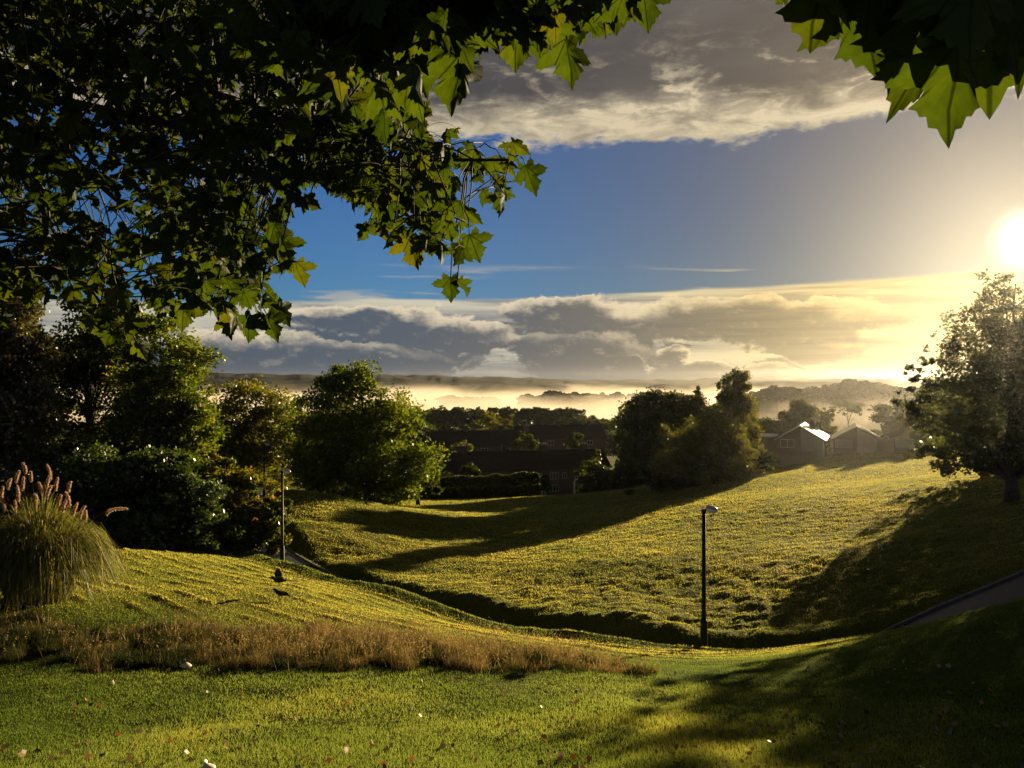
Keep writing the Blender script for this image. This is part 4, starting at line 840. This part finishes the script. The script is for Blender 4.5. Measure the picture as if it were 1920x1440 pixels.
def build_maple():
    r = np.random.default_rng(23); tx, ty = -7.6, 5.2; tz = gz1(tx, ty); o = np.array((tx, ty, tz))
    root = empty('maple_tree', o, 'maple tree overhanging the view with dark branches and backlit lobed leaves', 'maple tree')
    tp = np.array([(tx,ty,tz-.4),(tx,ty,tz),(tx+.1,ty,tz+1.4),(tx+.25,ty-.1,tz+3.2),(tx+.2,ty-.1,tz+5.5),(tx+.4,ty,tz+8)]); mb = MB(); mb.tube(tp-o, [.42,.36,.29,.25,.19,.1], 12); mb.build('trunk', M['bark'], root, smooth=True)
    B = {}
    def path3(l): return np.array([P(*q) for q in l])
    B['a'] = np.vstack([tp[2:3]+(.1, 0, .3), path3([(-260,110,5.2),(0,165,5.0),(190,205,4.9),(420,255,4.8),(640,290,4.8),(830,300,4.7),(960,300,4.6)])])
    B['b'] = np.vstack([tp[2:3], path3([(-240,180,5.6),(0,195,5.5),(110,265,5.4),(200,360,5.3),(330,450,5.2),(450,540,5.1)])])
    B['c'] = np.vstack([tp[3:4], path3([(-120,-60,4.4),(155,0,4.3),(225,95,4.3),(420,180,4.2),(600,230,4.2),(760,260,4.2)])])
    B['d'] = np.vstack([tp[3:4]+(0, 0, .4), path3([(-200,-180,3.4),(200,-150,3.2),(600,-90,2.9),(900,-50,2.7),(1200,-30,2.6)])])
    B['e'] = np.vstack([tp[2:3]-(0, 0, .2), path3([(-260,230,4.6),(10,290,4.6),(70,380,4.6),(130,480,4.5),(190,570,4.5)])])
    B['f'] = np.vstack([tp[3:4]+(0, 0, .1), path3([(100,60,5.6),(400,330,5.6),(560,330,5.5),(700,380,5.4),(830,430,5.3)])])
    B['g'] = np.array([tp[4], (-4.5,4.2,3.6), (-1.8,2.4,2.3), (0,1.6,1.35), (.50,1.30,.88), (.72,1.28,.74), (.95,1.3,.72)])
    sk = {k: spline(v, 40) for k, v in B.items()}
    leaves = {k: [[], [], [], []] for k in B}; twigs = {k: [] for k in B}
    def put(k, b, t, nn, s): leaves[k][0].append(b); leaves[k][1].append(t); leaves[k][2].append(nn); leaves[k][3].append(s)
    keys = 'abcdef'; allp = np.concatenate([sk[k] for k in keys]); own = np.repeat(list(keys), 40)
    # shoots with whorls of leaves through the depth of the crown
    n = 2500; px = r.uniform(-400, 1220, n); py = r.uniform(-400, 620, n); ok = inside(MASS, px, py); px, py = px[ok], py[ok]
    for x_, y_ in zip(px, py):
        Yd = r.uniform(3.5, 7.2) if y_ > 90 or x_ < 500 else r.uniform(2.2, 3.3)
        q = P(x_, y_, Yd); dd = np.linalg.norm(allp-q, axis=1); j = dd.argmin(); k = own[j]
        hole = fbm(np.array([x_/95.]), np.array([y_/95.]), 3, 7)[0]
        if x_ < 330 and 120 < y_ < 420 and hole > .50 and r.uniform() < .75: continue
        dv = q-allp[j]
        if r.uniform() < .8: twigs[k].append((allp[j], q))
        for m in range(r.integers(3, 7)):
            b = q+r.normal(0, .13, 3)*(1, 1, .8)+(0, 0, -.03); u, v = b[0]/b[1]*F+HX, HY-b[2]/b[1]*F
            if not inside(MASS, np.array([u]), np.array([v]))[0]: continue
            an = r.uniform(0, 2*math.pi); t = np.array((math.cos(an)*.75, math.sin(an)*.75, r.normal(-.75, .45))); nn = np.array((r.normal(0, .6), r.normal(0, .6), 1.))
            put(k, b, t, nn, r.uniform(.065, .12)); twigs[k].append((q, b))
    def hang(k, x0, y0, x1, y1, Yd, yaw, foldy=None):
        b = P(x0, y0, Yd); e = P(x1, y1, Yd); t = e-b; s = np.linalg.norm(t)/1.05; put(k, b, t+np.array((0, r.uniform(-.3, .3)*s, 0)), np.array((math.sin(yaw), -math.cos(yaw), .15)), s)
        src = sk[k] if k in 'dg' else allp; jj = np.linalg.norm(src-b, axis=1).argmin(); twigs[k].append((src[jj], b))
    for (x0,y0,x1,y1,Yd,yw) in [(522,78,545,150,2.9,.5),(640,38,640,98,3.0,-.6),(470,25,478,95,3.1,.9),(752,62,762,160,2.5,.2),(720,40,700,110,2.7,-.5),(862,100,858,206,2.5,.45),(800,60,815,130,2.7,-.9),(966,45,968,126,2.6,.1),(1003,52,1010,110,2.6,-.4),
            (1062,74,1076,158,2.45,.15),(1165,-20,1170,52,2.4,.4),(1205,-30,1214,50,2.4,-.3),(1140,-30,1142,40,2.5,.8),(890,50,884,100,2.8,-.7),(930,30,935,85,2.8,.4),(1035,40,1030,95,2.6,-.8),(1090,10,1105,70,2.6,.7),(680,20,668,80,2.9,.3),(575,90,590,135,3.0,-.4),(830,40,838,110,2.7,.2)]: hang('d', x0, y0, x1, y1, Yd, yw)
    for (x0,y0,x1,y1,Yd,yw) in [(795,190,775,225,4.0,.3),(960,265,995,285,4.3,.1),(985,310,1005,365,4.3,-.3),(940,360,945,405,4.3,.9),(845,520,846,566,4.6,.25),(858,525,872,558,4.6,-1.),(870,390,905,415,4.5,.2),(880,440,898,490,4.5,-.2),(770,440,790,500,4.6,.4),(690,420,672,452,4.7,-.3),(828,350,838,400,4.5,.5),(905,355,900,385,4.5,-.5)]: hang('a', x0, y0, x1, y1, Yd, yw)
    for (x0,y0,x1,y1,Yd,yw) in [(530,440,535,495,4.8,.2),(555,490,560,535,4.8,-.4),(500,590,517,642,4.6,.1),(470,590,455,636,4.6,-.2),(520,570,546,608,4.7,.6),(345,570,340,620,4.5,.2),(405,560,400,600,4.5,-.3),(420,590,435,630,4.5,.3),(570,370,600,385,4.8,.2)]: hang('b', x0, y0, x1, y1, Yd, yw)
    for (x0,y0,x1,y1,Yd,yw) in [(175,590,190,640,4.2,.2),(235,590,232,640,4.2,-.2),(255,640,272,672,4.2,.3),(210,620,205,650,4.2,.7),(5,590,12,616,4.2,.4)]: hang('e', x0, y0, x1, y1, Yd, yw)
    for (x0,y0,x1,y1,Yd,yw) in [(1540,-60,1515,102,1.35,.25),(1475,-10,1455,8,1.4,.3),(1600,-30,1650,126,1.42,-.3),(1560,-90,1590,60,1.3,.5),(1690,-60,1700,60,1.4,.1),(1650,0,1700,70,1.35,-.7),(1738,70,1720,205,1.5,.5),(1790,80,1800,258,1.3,.05),(1850,-60,1868,195,1.35,-.25),(1700,60,1688,170,1.4,.8),(1930,-60,1925,130,1.3,.3),(1780,-120,1760,120,1.25,-.2),(1860,-120,1840,140,1.45,.2),(1640,-140,1660,40,1.25,.1),(1905,-10,1960,160,1.4,.2),(1820,-60,1810,110,1.2,-.1),(1760,20,1745,150,1.55,.3),(1560,-140,1540,10,1.45,-.3),(1700,-100,1740,90,1.5,.4),(1620,-110,1600,50,1.5,.2)]: hang('g', x0, y0, x1, y1, Yd, yw)
    for m in range(70):  # leaves beyond the frame, added to shade the right-hand spray
        hang('g', *(lambda u, v: (u, v, u+r.normal(0, 25), v+r.uniform(60, 110)))(r.uniform(1990, 2500), r.uniform(-330, 120)), r.uniform(1.5, 2.3), r.normal(0, .7))
    for m in range(26):
        hang('g', *(lambda u, v: (u, v, u+r.normal(0, 30), v+r.uniform(90, 130)))(r.uniform(1560, 1900), r.uniform(-260, -70)), r.uniform(1.2, 1.6), r.normal(0, .7))
    names = {'a': .075, 'b': .07, 'c': .065, 'd': .06, 'e': .05, 'f': .05, 'g': .045}
    for k in B:
        mb = MB(); L = len(sk[k]); mb.tube(sk[k]-o, np.linspace(names[k], .008, L), 8)
        for p0, p1 in twigs[k]:
            ln = np.linalg.norm(p1-p0); r0 = .0022 if ln < .3 else .004+.003*min(ln, 1.2); mb.tube(curve_pts(p0, p1, .10*ln, 5, .02*ln)-o, np.linspace(r0, r0*.5, 5), 4)
        br = mb.build('branch', M['twig'], root, smooth=True)
        b, t, nn, s = [np.array(q) for q in leaves[k]]; m = len(b)
        V, Fc, uv, kk = maple_leaves(b, t, nn, s, r.uniform(.1, .8, m), r.uniform(.05, .5, m))
        ob = mesh_np('leaves', V-o, Fc, M['maple'], None, attrs={'tint': np.repeat(np.clip(r.beta(2, 2.2, m)*.95+.02, 0, 1), kk)}, uv=uv, smooth=True); ob.parent = br
build_maple()

# ------------------------------------------------------------------ mist and haze
def volume_mat(name, col, dens, aniso):
    m, g, out = new_mat(name); v = g.new('ShaderNodeVolumePrincipled'); v.inputs['Color'].default_value = (*col, 1); v.inputs['Density'].default_value = dens; v.inputs['Anisotropy'].default_value = aniso
    g.l.new(v.outputs[0], out.inputs['Volume']); return m
M['haze'] = volume_mat('haze_air', (.95, .95, .97), 2.6e-5, .8)
def mist_mat():
    """mist thickest on the valley floor, torn into banks and wisps above"""
    m, g, out = new_mat('valley_mist'); v = g.new('ShaderNodeVolumePrincipled'); v.inputs['Color'].default_value = (.80, .74, .64, 1); v.inputs['Anisotropy'].default_value = .34
    pos = g.new('ShaderNodeNewGeometry').outputs['Position']; x, y, z = g.sep(pos)
    p = g.xyz(g.m('MULTIPLY', x, .0085), g.m('MULTIPLY', y, .0055), g.m('MULTIPLY', z, .030)); n = g.noise(p, 1., 5., .62, .6)
    top = g.m('ADD', g.m('ADD', -19., g.m('MULTIPLY', y, .0095)), g.m('MULTIPLY', g.m('SUBTRACT', n, .5), 58.))
    d = g.m('MULTIPLY', g.sm(g.m('SUBTRACT', top, z), -3., 10.), .0055)
    w = g.m('MULTIPLY', g.sm(y, 345., 450.), g.sm(y, 1240., 1060.))
    g.put(v.inputs['Density'], g.m('MULTIPLY', d, w)); g.l.new(v.outputs[0], out.inputs['Volume'])
    try: m.cycles.volume_step_rate = .16
    except Exception: pass
    return m
def mist():
    mb = MB(); mb.box(-1100, 330, -52, 1200, 1250, 9); tag(mb.build('mist', mist_mat()), 'bank of pale morning mist filling the valley', 'mist', kind='stuff')
mist()
def glare_mist():  # volume added towards the sun, stands in for veiling lens glare
    m, g, out = new_mat('glare_mist'); v = g.new('ShaderNodeVolumePrincipled'); v.inputs['Color'].default_value = (.95, .95, .93, 1); v.inputs['Anisotropy'].default_value = .78
    x, y, z = g.sep(g.new('ShaderNodeNewGeometry').outputs['Position'])
    w = g.m('MULTIPLY', g.m('MULTIPLY', g.sm(g.m('DIVIDE', x, y), .22, .60), g.sm(x, 118., 90.)), g.m('MULTIPLY', g.sm(y, 6., 16.), g.sm(y, 138., 105.)))
    w = g.m('MULTIPLY', w, g.sm(y, 48., 95., 1., .15))
    g.put(v.inputs['Density'], g.m('MULTIPLY', g.m('MULTIPLY', w, g.sm(z, 11., 2.)), 2.3e-4)); g.l.new(v.outputs[0], out.inputs['Volume'])
    m.cycles.volume_step_rate = .5
    mb = MB(); mb.box(1, 5, -22, 118, 138, 11); tag(mb.build('mist', m), 'faint added mist over the right hand slope, standing in for lens glare', 'mist', kind='stuff')
glare_mist()
def haze_box():
    mb = MB(); mb.box(-2600, -58, -66, 2700, 2900, 31); tag(mb.build('haze', M['haze']), 'thin haze in the morning air', 'haze', kind='stuff')
haze_box()
